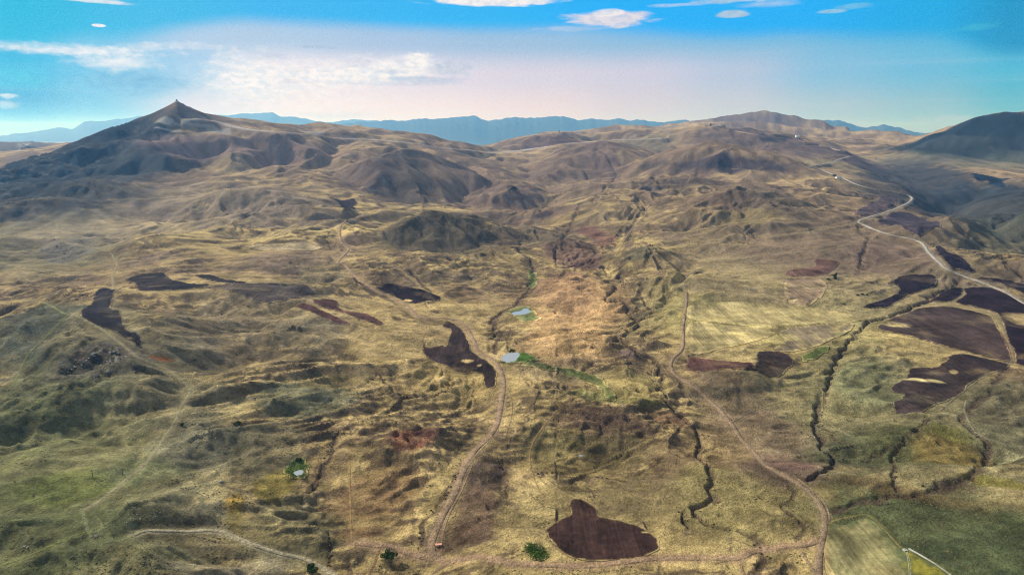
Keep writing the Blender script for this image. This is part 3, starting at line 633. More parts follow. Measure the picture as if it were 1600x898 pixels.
er = np.zeros_like(Z); ddx = np.zeros_like(Z); ddy = np.zeros_like(Z)
core = RR < 9500
rows = np.where(core.any(1))[0]; cc = np.where(np.abs(ANG) < math.radians(50))[0]
csl = np.s_[rows[0]:rows[-1] + 1, cc[0]:cc[-1] + 1]
def erosion(x, y, dx, dy, seed):
    fx = np.floor(x); fy = np.floor(y); ix = fx.astype(np.int32); iy = fy.astype(np.int32); x = x - fx; y = y - fy
    va = 0; vx = 0; vy = 0; wt = 0
    for i in (-1, 0, 1):
        for j in (-1, 0, 1):
            h = hsh(ix + i, iy + j, seed)
            hx = (h & np.uint32(1023)).astype(F32) / 1023 - .5; hy = ((h >> np.uint32(10)) & np.uint32(1023)).astype(F32) / 1023 - .5
            ax = x - i - .5 - hx * .8; ay = y - j - .5 - hy * .8
            ww = np.exp(-(ax * ax + ay * ay) * 2.4); m = (ax * dx + ay * dy) * F32(6.2832)
            s = np.sin(m); va = va + np.cos(m) * ww; vx = vx - s * dx * ww; vy = vy - s * dy * ww; wt = wt + ww
    return va / wt, vx / wt, vy / wt
x_, y_ = (X + .25 * (WX - X))[csl], (Y + .25 * (WY - Y))[csl]
px_, py_ = gy[csl], -gx[csl]; steep = np.clip(.42 + sm[csl] / .2, 0, 1.45)
nrm = 1 / (sm[csl] + .05)
e = 0; ex = 0; ey = 0; a_ = 1.0
loc_scale = 1.0 + .9 * sstep(1300, 3400, RRf[csl])
for o, wl in enumerate((90, 44, 22, 11, 6)):
    k = 1.0 / wl
    # far away the spacing grows in two steps so that the grid can carry it
    v, vx, vy = erosion(x_ * k, y_ * k, (px_ * nrm + .45 * ey) * 1.15, (py_ * nrm - .45 * ex) * 1.15, 300 + o)
    fade = 1 - sstep(wl * 60, wl * 130, RRf[csl])
    e = e + v * a_ * fade; ex = ex + vx * a_ * fade; ey = ey + vy * a_ * fade; a_ *= .58
v, vx, vy = erosion(x_ / 210, y_ / 210, px_ * nrm * 1.15, py_ * nrm * 1.15, 333)
e2 = v * sstep(500, 2200, RRf[csl])
ramp_ = ridge_amp[csl]
am = (amp[csl] * .62 + ramp_ * .32 * flat[csl]) * np.minimum(steep, 1.1)
Z[csl] = Z[csl] + am * (e * (3.2 - .5 * far[csl] - 1.0 * vfar[csl]) + e2 * (8 - 2.5 * vfar[csl]))
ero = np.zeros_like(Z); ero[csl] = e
print('erosion', time.time() - T0)
# small hummocks everywhere
rough_big = .35 + .65 * sstep(-.15, .35, fbm(X, Y, 500, 3, .5, 91))
h1 = pn((WX + .5 * WY) / 85, (WY - .35 * WX) / 26, 31); h2 = pn((WX + .4 * WY) / 36, (WY - .3 * WX) / 12, 32); h3 = pn(X / 8, Y / 8, 33); h4 = pn(X / 4, Y / 4, 34)
small = (1 - sstep(2500, 5000, RRf)) * (0.25 + .75 * np.clip(amp * 1.2, 0, 1)) * (.35 + .65 * flat)
hum = (1 - 2.2 * np.abs(h1)) * (2.3 - 1.5 * mid) + (1 - 2 * np.abs(h2)) * (1.2 - .8 * mid) + h3 * .55 * (1 - sstep(700, 1500, RRf)) + h4 * .22 * (1 - sstep(450, 900, RRf))
Z = Z + small * rough_big * hum
# crumpled slip ground (terracettes) in the middle and on the rocky knolls
slip = np.clip(zone(900, 680, 170, 70) + zone(640, 700, 110, 70) + .8 * zone(520, 790, 80, 60) + .9 * zone(900, 490, 60, 60) + .8 * zone(880, 385, 60, 30)
               + .9 * zone(150, 560, 90, 40) + .7 * zone(320, 690, 70, 40) + .6 * zone(40, 600, 60, 60) + .6 * zone(980, 500, 50, 40), 0, 1) * flat
rl = 1 - np.abs(pn((WX - .3 * WY) / 62, (WY + .25 * WX) / 17, 41)) * 2.4
rl2 = 1 - np.abs(pn((WX - .3 * WY) / 28 + 9, (WY + .25 * WX) / 8, 42)) * 2.4
Z = Z + slip * (rl * 2.0 + rl2 * 1.1 * (1 - sstep(900, 1600, RRf)))
rock = np.clip(1.3 * zone(150, 565, 60, 30) + .9 * zone(95, 385, 40, 14) + .8 * zone(300, 680, 45, 22) + .9 * zone(215, 808, 30, 16) + zone(30, 560, 40, 40) + .5 * zone(520, 770, 30, 20), 0, 1)
rock = rock * sstep(-.2, .25, fbm(X, Y, 60, 3, .6, 44))
cell = 1 - np.abs(pn(X / 11, Y / 11, 45)) * 2.5
Z = Z + rock * (cell * 3.0 + np.abs(pn(X / 5, Y / 5, 46)) * 2.5 * (1 - sstep(900, 1300, RRf)))
# jagged crest rocks of the left mountain
crag = np.clip(zone(120, 250, 140, 22) + zone(0, 290, 90, 30) + .9 * zone(283, 163, 10, 5), 0, 1)
Z = Z + crag * (np.abs(pn(X / 60, Y / 45, 47)) * 10 - 3 + np.abs(pn(X / 18, Y / 18, 48)) * 5)
print('relief', time.time() - T0)

# ------------------------------------------------------------------ plan features on the real relief: carve gullies, seat ponds
gul = np.zeros_like(Z); GP = {}
for k, (P, hw, dp) in GULLIES.items():
    Q = np.array([hit(*p) for p in P]); GP[k] = Q
Zc = Z.copy()
for k, (P, hw, dp) in GULLIES.items():
    Q = GP[k]; keep = [Q[0]]
    for q in Q[1:]:
        if np.hypot(*(q - keep[-1])) < 700: keep.append(q)
    Q = spline(np.array(keep), 6); GP[k] = Q; sl = local(Q, 60)
    if sl is None: continue
    hw *= .45; dp *= .24 if k in 'lmqpijvxrtu' else (.26 if k in 'h' else .34)
    x = X[sl] + 5 * pn(X[sl] / 22, Y[sl] / 22, 61) + 2.5 * pn(X[sl] / 9, Y[sl] / 9, 62); y = Y[sl] + 5 * pn(X[sl] / 22, Y[sl] / 22, 63) + 2.5 * pn(X[sl] / 9, Y[sl] / 9, 64)
    d = seg_dist(x, y, Q)[0]
    wv = hw * (1 + .7 * pn(X[sl] / 50, Y[sl] / 50, 65))
    g = 1 - sstep(wv * .35, wv * 1.05, d)
    # soft shoulders
    sh = 1 - sstep(wv, wv * 3.5, d)
    Zc[sl] = np.minimum(Zc[sl], Z[sl] - dp * g - dp * .15 * sh); gul[sl] = np.maximum(gul[sl], g)
Z = Zc
WATER = {}
for k, P in PONDS.items():
    Q = spline([hit(*p) for p in P], 7, True); sl = local(Q, 25)
    Q = Q + 1.3 * np.stack([pn(Q[:, 0] / 5, Q[:, 1] / 5, 811), pn(Q[:, 0] / 5, Q[:, 1] / 5, 812)], 1); lev = float(np.percentile(zat(Q[:, 0], Q[:, 1]), 30)); WATER[k] = (Q, lev)
    d = soft_inside(Q, sl, 6)
    Z[sl] = Z[sl] * (1 - sstep(.0, .45, d)) + (lev + .75 - 1.8 * d) * sstep(.0, .45, d)
print('carve', time.time() - T0)

# ------------------------------------------------------------------ land cover colours (what grows or lies there)
gx, gy = grads(Z); sm = np.sqrt(gx * gx + gy * gy)
def c3(r, g, b): return np.array([r, g, b], F32)
straw, straw2 = c3(.47, .375, .17), c3(.37, .29, .14)
brown, scrub, dark = c3(.165, .115, .072), c3(.092, .068, .052), c3(.055, .042, .038)
n1 = fbm(WX, WY, 260, 5, .6, 101); n2 = fbm(X, Y, 70, 5, .65, 111); n3 = fbm(WX, WY * 1.6, 120, 5, .6, 121); n4 = fbm(X, Y, 700, 3, .5, 131)
col = np.empty(Z.shape + (3,), F32)
t = sstep(-.35, .35, n4 + .3 * n1)[..., None]; col[:] = straw * (1 - t) + straw2 * t
def lay(c, m):
    global col
    m = np.clip(m, 0, 1)[..., None]; col = col * (1 - m) + np.asarray(c, F32) * m
lay(brown, .62 * sstep(-.02, .30, n1 + .35 * n2))
lay((.105, .078, .058), .8 * sstep(.13, .36, sm + .14 * n1 + .06 * n2))              # scrub and bare soil on the steeper ground
lay(scrub, .42 * sstep(.05, .45, n3 + .3 * n2))
lay(straw * 1.15, .5 * sstep(.12, .4, -n3 + .2 * n2) * (1 - sstep(.2, .35, sm)))
up = sstep(1700, 3300, RRf)
lay(c3(.27, .205, .15), .6 * up)
lay(c3(.15, .11, .085), .75 * mid * sstep(-.02, .22, fbm(WX, WY, 520, 4, .5, 151)))
lay(c3(.105, .078, .070), .5 * up * sstep(-.05, .25, n1 + .3 * n2))
Z_ = lambda *a: zone(*a)
LEAF = [  # px, py, rx, ry, colour, strength
 (110, 620, 200, 170, (.225, .215, .13), .6), (1400, 650, 200, 110, (.175, .175, .10), .6), (1320, 430, 230, 70, (.19, .165, .115), .5), (1200, 490, 190, 50, (.36, .33, .14), .5), (240, 860, 160, 40, (.16, .17, .085), .6), (330, 780, 90, 60, (.20, .20, .12), .5),
 (420, 480, 130, 60, (.24, .21, .13), .4), (1150, 800, 120, 70, (.24, .215, .10), .5), (900, 800, 120, 60, (.24, .205, .10), .4), (700, 560, 160, 50, (.42, .33, .16), .5), (640, 520, 90, 30, (.40, .32, .16), .4), (960, 620, 90, 16, (.17, .18, .07), .6), (1000, 590, 60, 14, (.30, .26, .11), .5),
 (60, 720, 170, 120, (.135, .155, .07), .6), (60, 860, 170, 60, (.10, .12, .055), .6), (200, 720, 80, 50, (.21, .20, .10), .5),
 (110, 770, 60, 30, (.20, .25, .06), .45), (60, 600, 110, 60, (.095, .115, .06), .6), (60, 380, 120, 50, (.15, .155, .095), .5), (80, 350, 90, 12, (.24, .23, .12), .5), (20, 500, 60, 40, (.05, .065, .055), .7),
 (150, 560, 80, 36, (.085, .078, .062), .7), (150, 545, 40, 12, (.06, .05, .045), .5), (110, 385, 40, 20, (.12, .125, .13), .5),
 (1500, 830, 190, 75, (.075, .095, .045), .95), (1560, 880, 90, 60, (.055, .072, .036), .6), (1350, 700, 60, 40, (.085, .095, .055), .7), (1440, 700, 90, 40, (.10, .105, .045), .7), (1480, 705, 45, 30, (.20, .15, .05), .6),
 (1560, 748, 40, 8, (.24, .22, .06), .7), (1490, 675, 30, 12, (.20, .21, .06), .5), (1570, 650, 60, 50, (.13, .12, .075), .7), (1420, 760, 90, 14, (.12, .08, .04), .5), (1560, 690, 40, 30, (.22, .22, .13), .5),
 (460, 620, 70, 40, (.15, .17, .11), .6), (330, 690, 70, 40, (.20, .20, .14), .55), (500, 800, 70, 60, (.14, .14, .08), .55), (430, 690, 50, 50, (.16, .15, .09), .5), (250, 740, 70, 20, (.17, .20, .10), .5),
 (420, 860, 80, 20, (.33, .30, .21), .5), (400, 800, 40, 40, (.26, .23, .15), .4), (424, 765, 12, 10, (.36, .24, .06), .9), (430, 790, 12, 30, (.17, .15, .04), .5), (464, 742, 26, 16, (.26, .22, .05), .6),
 (640, 690, 40, 16, (.17, .062, .048), .6), (600, 750, 60, 40, (.27, .17, .09), .5), (660, 680, 30, 8, (.07, .035, .035), .6), (760, 800, 40, 50, (.14, .095, .07), .7), (700, 770, 30, 60, (.30, .24, .11), .4), (775, 740, 40, 25, (.075, .055, .045), .7),
 (720, 830, 40, 30, (.13, .085, .06), .5), (590, 810, 40, 10, (.10, .05, .035), .6), (620, 790, 50, 50, (.20, .13, .07), .4),
 (930, 660, 120, 30, (.095, .065, .048), .75), (900, 730, 90, 30, (.17, .14, .06), .5), (1000, 770, 80, 40, (.17, .14, .075), .5), (850, 700, 50, 30, (.15, .14, .06), .4), (960, 720, 70, 25, (.14, .115, .06), .6), (1060, 720, 40, 40, (.14, .10, .065), .5), (1050, 650, 40, 16, (.16, .09, .06), .5),
 (900, 480, 75, 60, (.50, .34, .17), .8), (880, 440, 50, 30, (.30, .19, .12), .5), (900, 530, 80, 30, (.46, .32, .16), .6), (880, 590, 80, 16, (.34, .27, .15), .6), (700, 600, 120, 40, (.36, .28, .12), .5), (700, 520, 80, 30, (.36, .27, .14), .4),
 (880, 400, 50, 20, (.16, .10, .085), .7), (930, 370, 20, 20, (.15, .075, .07), .7), (915, 415, 30, 6, (.09, .05, .05), .7), (860, 370, 60, 20, (.10, .085, .065), .6), (1000, 548, 14, 7, (.20, .15, .13), .8), (990, 600, 60, 20, (.32, .26, .11), .6),
 (1000, 400, 30, 14, (.11, .105, .07), .6), (1200, 360, 180, 60, (.19, .155, .105), .45), (1180, 500, 130, 22, (.36, .31, .13), .6), (1160, 455, 90, 14, (.22, .17, .12), .5), (1300, 480, 60, 30, (.26, .23, .12), .5), (1120, 400, 60, 30, (.25, .20, .12), .4),
 (1150, 600, 70, 30, (.17, .135, .09), .7), (1130, 590, 30, 10, (.09, .08, .055), .6), (1190, 670, 70, 50, (.19, .14, .10), .6), (1200, 730, 80, 30, (.12, .085, .072), .7), (1240, 720, 50, 20, (.11, .065, .06), .5), (1180, 560, 90, 20, (.22, .19, .10), .3), (1130, 780, 70, 60, (.22, .19, .085), .6), (1220, 830, 60, 25, (.15, .125, .06), .5), (1130, 700, 50, 40, (.24, .18, .09), .5),
 (1320, 590, 60, 60, (.24, .22, .11), .6), (1360, 600, 40, 30, (.16, .18, .10), .5), (1330, 470, 90, 40, (.23, .20, .12), .4), (1300, 390, 120, 30, (.17, .125, .095), .5), (1390, 400, 60, 30, (.15, .11, .09), .5), (1540, 520, 90, 50, (.12, .10, .07), .3), (1580, 540, 30, 20, (.13, .055, .05), .5),
 (1180, 320, 70, 20, (.115, .08, .06), .6), (1140, 255, 90, 16, (.055, .045, .055), .85), (1020, 262, 20, 6, (.07, .06, .06), .6), (1200, 300, 60, 16, (.12, .10, .08), .5), (1040, 290, 50, 12, (.09, .075, .065), .5), (1170, 345, 60, 14, (.24, .20, .09), .4),
 (690, 358, 100, 30, (.085, .072, .050), .95), (622, 268, 60, 36, (.085, .070, .060), .9), (560, 265, 60, 20, (.12, .09, .085), .5), (760, 280, 90, 24, (.15, .11, .10), .5), (650, 440, 60, 14, (.17, .14, .09), .4), (780, 395, 60, 20, (.20, .16, .09), .4), (730, 435, 30, 10, (.14, .11, .08), .6),
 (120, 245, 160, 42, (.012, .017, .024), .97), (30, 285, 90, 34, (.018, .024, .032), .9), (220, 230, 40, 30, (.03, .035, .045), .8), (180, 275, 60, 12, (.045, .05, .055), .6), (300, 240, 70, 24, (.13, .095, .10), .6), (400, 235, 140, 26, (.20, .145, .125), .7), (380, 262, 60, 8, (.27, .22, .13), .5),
 (250, 330, 220, 40, (.25, .215, .165), .5), (430, 330, 100, 30, (.22, .18, .14), .45), (450, 400, 60, 18, (.18, .14, .11), .6), (240, 405, 50, 7, (.24, .19, .14), .5), (260, 540, 60, 40, (.17, .155, .10), .4), (350, 500, 80, 40, (.20, .17, .12), .4), (500, 430, 40, 20, (.28, .24, .14), .4), (480, 520, 60, 30, (.17, .155, .11), .4), (500, 590, 60, 14, (.32, .26, .12), .5),
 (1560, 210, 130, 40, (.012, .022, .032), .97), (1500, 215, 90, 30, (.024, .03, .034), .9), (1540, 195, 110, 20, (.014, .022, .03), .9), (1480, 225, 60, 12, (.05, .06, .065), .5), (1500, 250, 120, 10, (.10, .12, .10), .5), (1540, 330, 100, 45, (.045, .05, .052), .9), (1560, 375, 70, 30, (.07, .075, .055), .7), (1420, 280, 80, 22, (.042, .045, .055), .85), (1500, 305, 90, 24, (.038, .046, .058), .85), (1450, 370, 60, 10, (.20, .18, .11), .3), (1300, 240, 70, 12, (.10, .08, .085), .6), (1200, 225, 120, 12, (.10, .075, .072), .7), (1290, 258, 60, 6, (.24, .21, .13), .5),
 (1000, 225, 60, 8, (.15, .14, .10), .5), (860, 222, 60, 8, (.085, .055, .06), .7), (940, 232, 30, 12, (.11, .08, .08), .5), (900, 280, 90, 30, (.16, .12, .10), .4), (980, 340, 60, 20, (.25, .20, .12), .4), (880, 345, 60, 8, (.32, .25, .11), .4), (850, 335, 20, 5, (.05, .04, .045), .8),
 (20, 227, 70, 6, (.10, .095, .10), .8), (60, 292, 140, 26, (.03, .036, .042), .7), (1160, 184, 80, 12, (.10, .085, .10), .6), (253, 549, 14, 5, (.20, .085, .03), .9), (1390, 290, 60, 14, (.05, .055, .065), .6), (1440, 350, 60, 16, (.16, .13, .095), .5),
]
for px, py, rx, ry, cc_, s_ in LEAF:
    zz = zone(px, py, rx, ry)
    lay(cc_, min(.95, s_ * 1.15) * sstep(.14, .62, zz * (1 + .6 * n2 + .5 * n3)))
print('zones', time.time() - T0)
# dappled tufts and bare spots over everything
tex = fbm(X, Y, 30, 4, .6, 141)
col *= (1 + (.75 - .5 * sstep(700, 1600, RRf)) * tex + (.35 - .1 * far) * n2)[..., None]
# cover tone follows the relief: darker in erosion furrows, paler on crests and folds
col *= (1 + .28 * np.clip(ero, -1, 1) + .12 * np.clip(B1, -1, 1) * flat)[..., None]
lay((.30, .29, .26), .75 * rock * sstep(.10, .55, cell) * sstep(-.1, .3, pn(X / 14, Y / 14, 49)))
lay((.30, .31, .32), .2 * crag * sstep(.25, .5, pn(X / 30, Y / 22, 50)))
lay((.10, .072, .055), .75 * gul)
stain = lambda sl, m, c: None
# worn scars by the peak
for px, py, rx, ry, s_ in ((262, 186, 15, 8, .95), (290, 194, 24, 3, .8), (256, 202, 12, 2.5, .9), (285, 205, 12, 1.6, .7), (338, 203, 18, 5, .85), (320, 198, 30, 3, .7), (485, 206, 20, 2, .7), (38, 226, 10, 2, .8)):
    lay((.34, .33, .31), s_ * sstep(.25, .7, zone(px, py, rx, ry) * (1 + 1.1 * n2 + .7 * tex)))
# soil and grass under the sheets laid further down
COL0 = col.copy()
SHEETS = []
def sheet_outline(P, n=4, wob=1.0, seed=0):
    Q = spline([hit(*p) for p in P], n, True)
    d = 1.2 * wob
    L_ = np.concatenate([[0], np.cumsum(np.hypot(*np.diff(np.vstack([Q, Q[:1]]), axis=0).T))]); s_ = np.arange(0, L_[-1], 3.0)
    Q2 = np.vstack([Q, Q[:1]]); Q = np.stack([np.interp(s_, L_, Q2[:, 0]), np.interp(s_, L_, Q2[:, 1])], 1)
    Q = Q + d * np.stack([pn(Q[:, 0] / 14, Q[:, 1] / 14, 400 + seed) + .6 * pn(Q[:, 0] / 6, Q[:, 1] / 6, 401), pn(Q[:, 0] / 14, Q[:, 1] / 14, 500 + seed) + .6 * pn(Q[:, 0] / 6, Q[:, 1] / 6, 402)], 1)
    return Q
for dct, kind in ((STUBBLE, 'stubble_field'), (FIELDS, 'ploughed_field'), (GREENS, 'meadow')):
    for i, (k, v) in enumerate(dct.items()):
        Q = sheet_outline(v[0], 6, 3.0 if kind == 'meadow' else 1.0, i); sl = local(Q, 8)
        if kind == 'ploughed_field':
            q_ = {'f1': (.78, .76, .72), 'f12': (.62, .70, .66), 'f2': (.7, .74, .66), 'f6': (.60, .66, .70), 'f7': (.42, .42, .46), 'f4': (.5, .5, .52), 'f5': (.5, .5, .52), 'f9': (.75, .74, .7), 'f10': (.8, .76, .72), 'f11': (.85, .72, .68), 'f23': (.9, .75, .75), 'f16': (.8, .82, .78), 'f17': (.72, .76, .72), 'f18': (.7, .8, .9)}.get(k, (.58, .54, .58))
            v = (v[0], tuple(a * b_ for a, b_ in zip(v[1], q_)))
        SHEETS.append((k, kind, Q, v[1]))
        m = soft_inside(Q, sl, .9 if kind != 'meadow' else 5)
        if kind == 'meadow': m = m * .9
        sub = col[sl]; sub2 = sub * (1 - m[..., None]) + np.array(v[1], F32) * m[..., None]
        col[sl] = sub2
# paler worn verge round ploughed land
ROADP = {}
for k, (P, wd, cc_, kind) in ROADS.items():
    Q = [hit(*p) for p in P]; keep = [Q[0]]
    for q in Q[1:]:
        if np.hypot(*(q - keep[-1])) < 900: keep.append(q)
    Q = spline(np.array(keep), 8); ROADP[k] = Q
    print('road', k, len(keep), len(P), [int(np.hypot(*q)) for q in keep][:14]) if kind in ('asphalt_road',) else None
    sl = local(Q, 30)
    d = seg_dist(X[sl], Y[sl], Q)[0]
    m = (1 - sstep(wd * .45, wd * (1.3 if kind != 'footpath' else .9), d + 1.5 * h2[sl]))[..., None] * (.6 if kind != 'footpath' else .4)
    col[sl] = col[sl] * (1 - m) + np.array(cc_, F32) * (.95) * m
col = np.clip(col, .01, .8)
# grade each road bed smooth across its width
for k, Q in ROADP.items():
    wd = ROADS[k][1]; sl = local(Q, 30)
    zc = zat(Q[:, 0], Q[:, 1]); ker = np.ones(9) / 9; zs = np.convolve(np.pad(zc, 4, mode='edge'), ker, 'valid')
    QQ = np.column_stack([Q, zs]); d, e_, _ = seg_dist(X[sl], Y[sl], QQ)
    m = 1 - sstep(wd * .7, wd * 2.6 + 4, d)
    Z[sl] = Z[sl] * (1 - m) + e_[..., 0] * m
print('colours', time.time() - T0)

# ------------------------------------------------------------------ materials
def mat_base(name):
    m = bpy.data.materials.new(name); m.use_nodes = True; nt = m.node_tree
    b = nt.nodes['Principled BSDF']; b.inputs['Roughness'].default_value = .92; b.inputs['Specular IOR Level'].default_value = .02
    return m, nt, b
def tex_noise(nt, scale, detail=5, rough=.6, vec=None, stretch=None):
    g = nt.nodes.new('ShaderNodeNewGeometry'); mp = nt.nodes.new('ShaderNodeMapping')
    nt.links.new(g.outputs['Position'], mp.inputs[0])
    if stretch: mp.inputs['Scale'].default_value = stretch[:3]; mp.inputs['Rotation'].default_value = (0, 0, stretch[3] if len(stretch) > 3 else 0)
    n = nt.nodes.new('ShaderNodeTexNoise'); n.inputs['Scale'].default_value = scale; n.inputs['Detail'].default_value = detail; n.inputs['Roughness'].default_value = rough
    nt.links.new(mp.outputs[0], n.inputs[0]); return n.outputs[0]
def mr(nt, s, a, b, c, d):
    n = nt.nodes.new('ShaderNodeMapRange'); nt.links.new(s, n.inputs[0])
    for i, v in enumerate((a, b, c, d)): n.inputs[i + 1].default_value = v
    return n.outputs[0]
def vmul(nt, colsock, f):
    n = nt.nodes.new('ShaderNodeVectorMath'); n.operation = 'SCALE'; nt.links.new(colsock, n.inputs[0]) if not isinstance(colsock, tuple) else setattr(n.inputs[0], 'default_value', colsock)
    nt.links.new(f, n.inputs['Scale']); return n.outputs[0]
def mul(nt, a, b, op='MULTIPLY'):
    n = nt.nodes.new('ShaderNodeMath'); n.operation = op
    for i, v in enumerate((a, b)):
        if isinstance(v, (int, float)): n.inputs[i].default_value = v
        else: nt.links.new(v, n.inputs[i])
    return n.outputs[0]
def bump(nt, b, h, dist, strength=1):
    n = nt.nodes.new('ShaderNodeBump'); n.inputs['Distance'].default_value = dist; n.inputs['Strength'].default_value = strength
    nt.links.new(h, n.inputs['Height']); nt.links.new(n.outputs[0], b.inputs['Normal'])
M_land, nt, b = mat_base('dry grassland')
at_ = nt.nodes.new('ShaderNodeVertexColor'); at_.layer_name = 'cover'
na = tex_noise(nt, .09, 8, .72); nb = tex_noise(nt, .5, 5, .7); nc = tex_noise(nt, .018, 5, .62)
nd = tex_noise(nt, 1.4, 3, .7)
v = mul(nt, mul(nt, mul(nt, mr(nt, nd, .3, .7, .74, 1.26), mr(nt, na, .3, .7, .60, 1.40)), mr(nt, nb, .3, .7, .62, 1.42)), mr(nt, nc, .3, .7, .86, 1.14))
v = mul(nt, mul(nt, mul(nt, v, 1.0, 'SUBTRACT'), at_.outputs[1]), 1.0, 'ADD')
nt.links.new(vmul(nt, at_.outputs[0], v), b.inputs['Base Color'])
hb = mul(nt, mul(nt, na, 2.2), mul(nt, nb, .8), 'ADD'); bump(nt, b, hb, 4.0, 1.0)
def sheet_mat(name, colr, fur=None, k=.35, dist=.6):
    m, nt, b = mat_base(name)
    n1 = tex_noise(nt, .35, 6, .7); n2 = tex_noise(nt, .022, 6, .62); n4 = tex_noise(nt, .09, 5, .7)
    v = mul(nt, mul(nt, mr(nt, n1, .3, .7, 1 - k * .8, 1 + k * .8), mr(nt, n2, .32, .68, 1 - k * 1.2, 1 + k * 1.4)), mr(nt, n4, .3, .7, 1 - k * .6, 1 + k * .6)); h = n1
    if fur is not None:       # plough or mower lines
        n3 = tex_noise(nt, .30, 3, .6, stretch=(1, .03, 1, fur)); v = mul(nt, v, mr(nt, n3, .3, .7, .74, 1.28)); h = mul(nt, mul(nt, n3, 1.5), n1, 'ADD')
        n5 = tex_noise(nt, .05, 3, .5, stretch=(1, .12, 1, fur)); v = mul(nt, v, mr(nt, n5, .35, .65, .82, 1.2))
    at2 = nt.nodes.new('ShaderNodeVertexColor'); at2.layer_name = 'cover'
    nt.links.new(vmul(nt, at2.outputs[0], v), b.inputs['Base Color']); bump(nt, b, h, dist)
    return m

def link_mesh(name, verts, faces, mat, smooth=True, parent=None):
    me = bpy.data.meshes.new(name)
    verts = np.asarray(verts, np.float32)
    if isinstance(faces, np.ndarray):
        n, k = faces.shape
        me.vertices.add(len(verts)); me.vertices.foreach_set('co', verts.ravel())
        me.loops.add(n * k); me.loops.foreach_set('vertex_index', faces.ravel().astype(np.int32))
        me.polygons.add(n); me.polygons.foreach_set('loop_start', np.arange(0, n * k, k, dtype=np.int32))
        me.update(calc_edges=True); me.validate()
    else:
        me.from_pydata([tuple(map(float, v)) for v in verts], [], faces); me.update()
    me.polygons.foreach_set('use_smooth', np.full(len(me.polygons), smooth))
    for mm in (mat if isinstance(mat, (list, tuple)) else [mat]): me.materials.append(mm)
    o = bpy.data.objects.new(name, me); C.objects.link(o)
    if parent: o.parent = parent
    return o
def structure(o): o['kind'] = 'structure'; return o
def tag(o, label, cat, group=None):
    o['label'] = label; o['category'] = cat
    if group: o['group'] = group
    return o

# ------------------------------------------------------------------ the land
idx = np.arange(NA * NR).reshape(NR, NA)
quads = np.stack([idx[:-1, :-1], idx[:-1, 1:], idx[1:, 1:], idx[1:, :-1]], -1).reshape(-1, 4)[:, ::-1]
land = structure(link_mesh('ground', np.stack([X, Y, Z], -1).reshape(-1, 3), quads, M_land))
ca = land.data.color_attributes.new('cover', 'FLOAT_COLOR', 'POINT')
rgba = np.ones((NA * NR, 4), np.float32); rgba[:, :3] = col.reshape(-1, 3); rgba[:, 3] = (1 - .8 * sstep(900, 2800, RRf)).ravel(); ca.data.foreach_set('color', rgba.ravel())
print('land', time.time() - T0)

def lift(x, y): return .12 + .00035 * np.hypot(x, y)
HOLES = {'f2': [(726, 568, 14, 5), (748, 578, 6, 2)], 'f17': [(1428, 600, 16, 3), (1450, 601, 15, 3), (1484, 588, 6, 4)], 'f16': [(1402, 512, 22, 6)], 'f15': [(1590, 500, 24, 12)], 'f3': [(648, 471, 8, 2)], 'f7': [(170, 468, 6, 3), (200, 524, 10, 2)], 'f1': [(1000, 841, 9, 1.5)]}
def drape(name, Q, mat, off=0.0, extra=True, tint=None, edge=1.5, patch=.35, holes=()):
    """sheet with outline Q lying on the land, tessellated with the land's own points"""
    keep = [Q[0]]
    for q in Q[1:]:
        if np.hypot(*(q - keep[-1])) > .25: keep.append(q)
    Q = np.array(keep)
    sl = local(Q, 1)
    ptsx = np.zeros((0, 2))
    if extra:
        m = inside(Q, X[sl], Y[sl]); d = seg_dist(X[sl], Y[sl], np.vstack([Q, Q[:1]]))[0]; m &= d > .5
        ptsx = np.stack([X[sl][m], Y[sl][m]], -1)
    V = [Vector(map(float, p)) for p in Q] + [Vector(map(float, p)) for p in ptsx]
    n = len(Q)
    r = delaunay_2d_cdt(V, [(i, (i + 1) % n) for i in range(n)], [], 0, 1e-4)
    vo = np.array([tuple(v) for v in r[0]]); fo = []
    fc = [f for f in r[2]]
    if not fc: return None
    cen = np.array([vo[list(f)].mean(0) for f in fc]); ins = inside(Q, cen[:, 0], cen[:, 1])
    fo = [f for f, i in zip(fc, ins) if i]
    z = zat(vo[:, 0], vo[:, 1]) + lift(vo[:, 0], vo[:, 1]) + off
    o = link_mesh(name, np.column_stack([vo, z]), fo, mat)
    if tint is not None:
        land_c = np.stack([zat(vo[:, 0], vo[:, 1], COL0[..., c_]) for c_ in range(3)], 1)
        dd = seg_dist(vo[:, 0], vo[:, 1], np.vstack([Q, Q[:1]]))[0]
        wgt = sstep(-.5, edge, dd + edge * .6 * pn(vo[:, 0] / 7, vo[:, 1] / 7, 720))
        wgt = wgt * (1 - patch * sstep(.12, .38, fbm(vo[:, 0], vo[:, 1], 75, 4, .6, 730)))
        for hx in holes: wgt = wgt * (1 - .75 * sstep(.3, .75, zat(vo[:, 0], vo[:, 1], hx) + .3 * fbm(vo[:, 0], vo[:, 1], 14, 3, .6, 750)))
        wgt = np.clip(wgt, 0, 1)[:, None]
        var = 1 + .5 * fbm(vo[:, 0], vo[:, 1], 120, 4, .55, 740)[:, None]
        ca = o.data.color_attributes.new('cover', 'FLOAT_COLOR', 'POINT'); rg = np.ones((len(vo), 4), np.float32); rg[:, :3] = land_c * (1 - wgt) + np.array(tint) * var * wgt
        ca.data.foreach_set('color', rg.ravel())
    return o
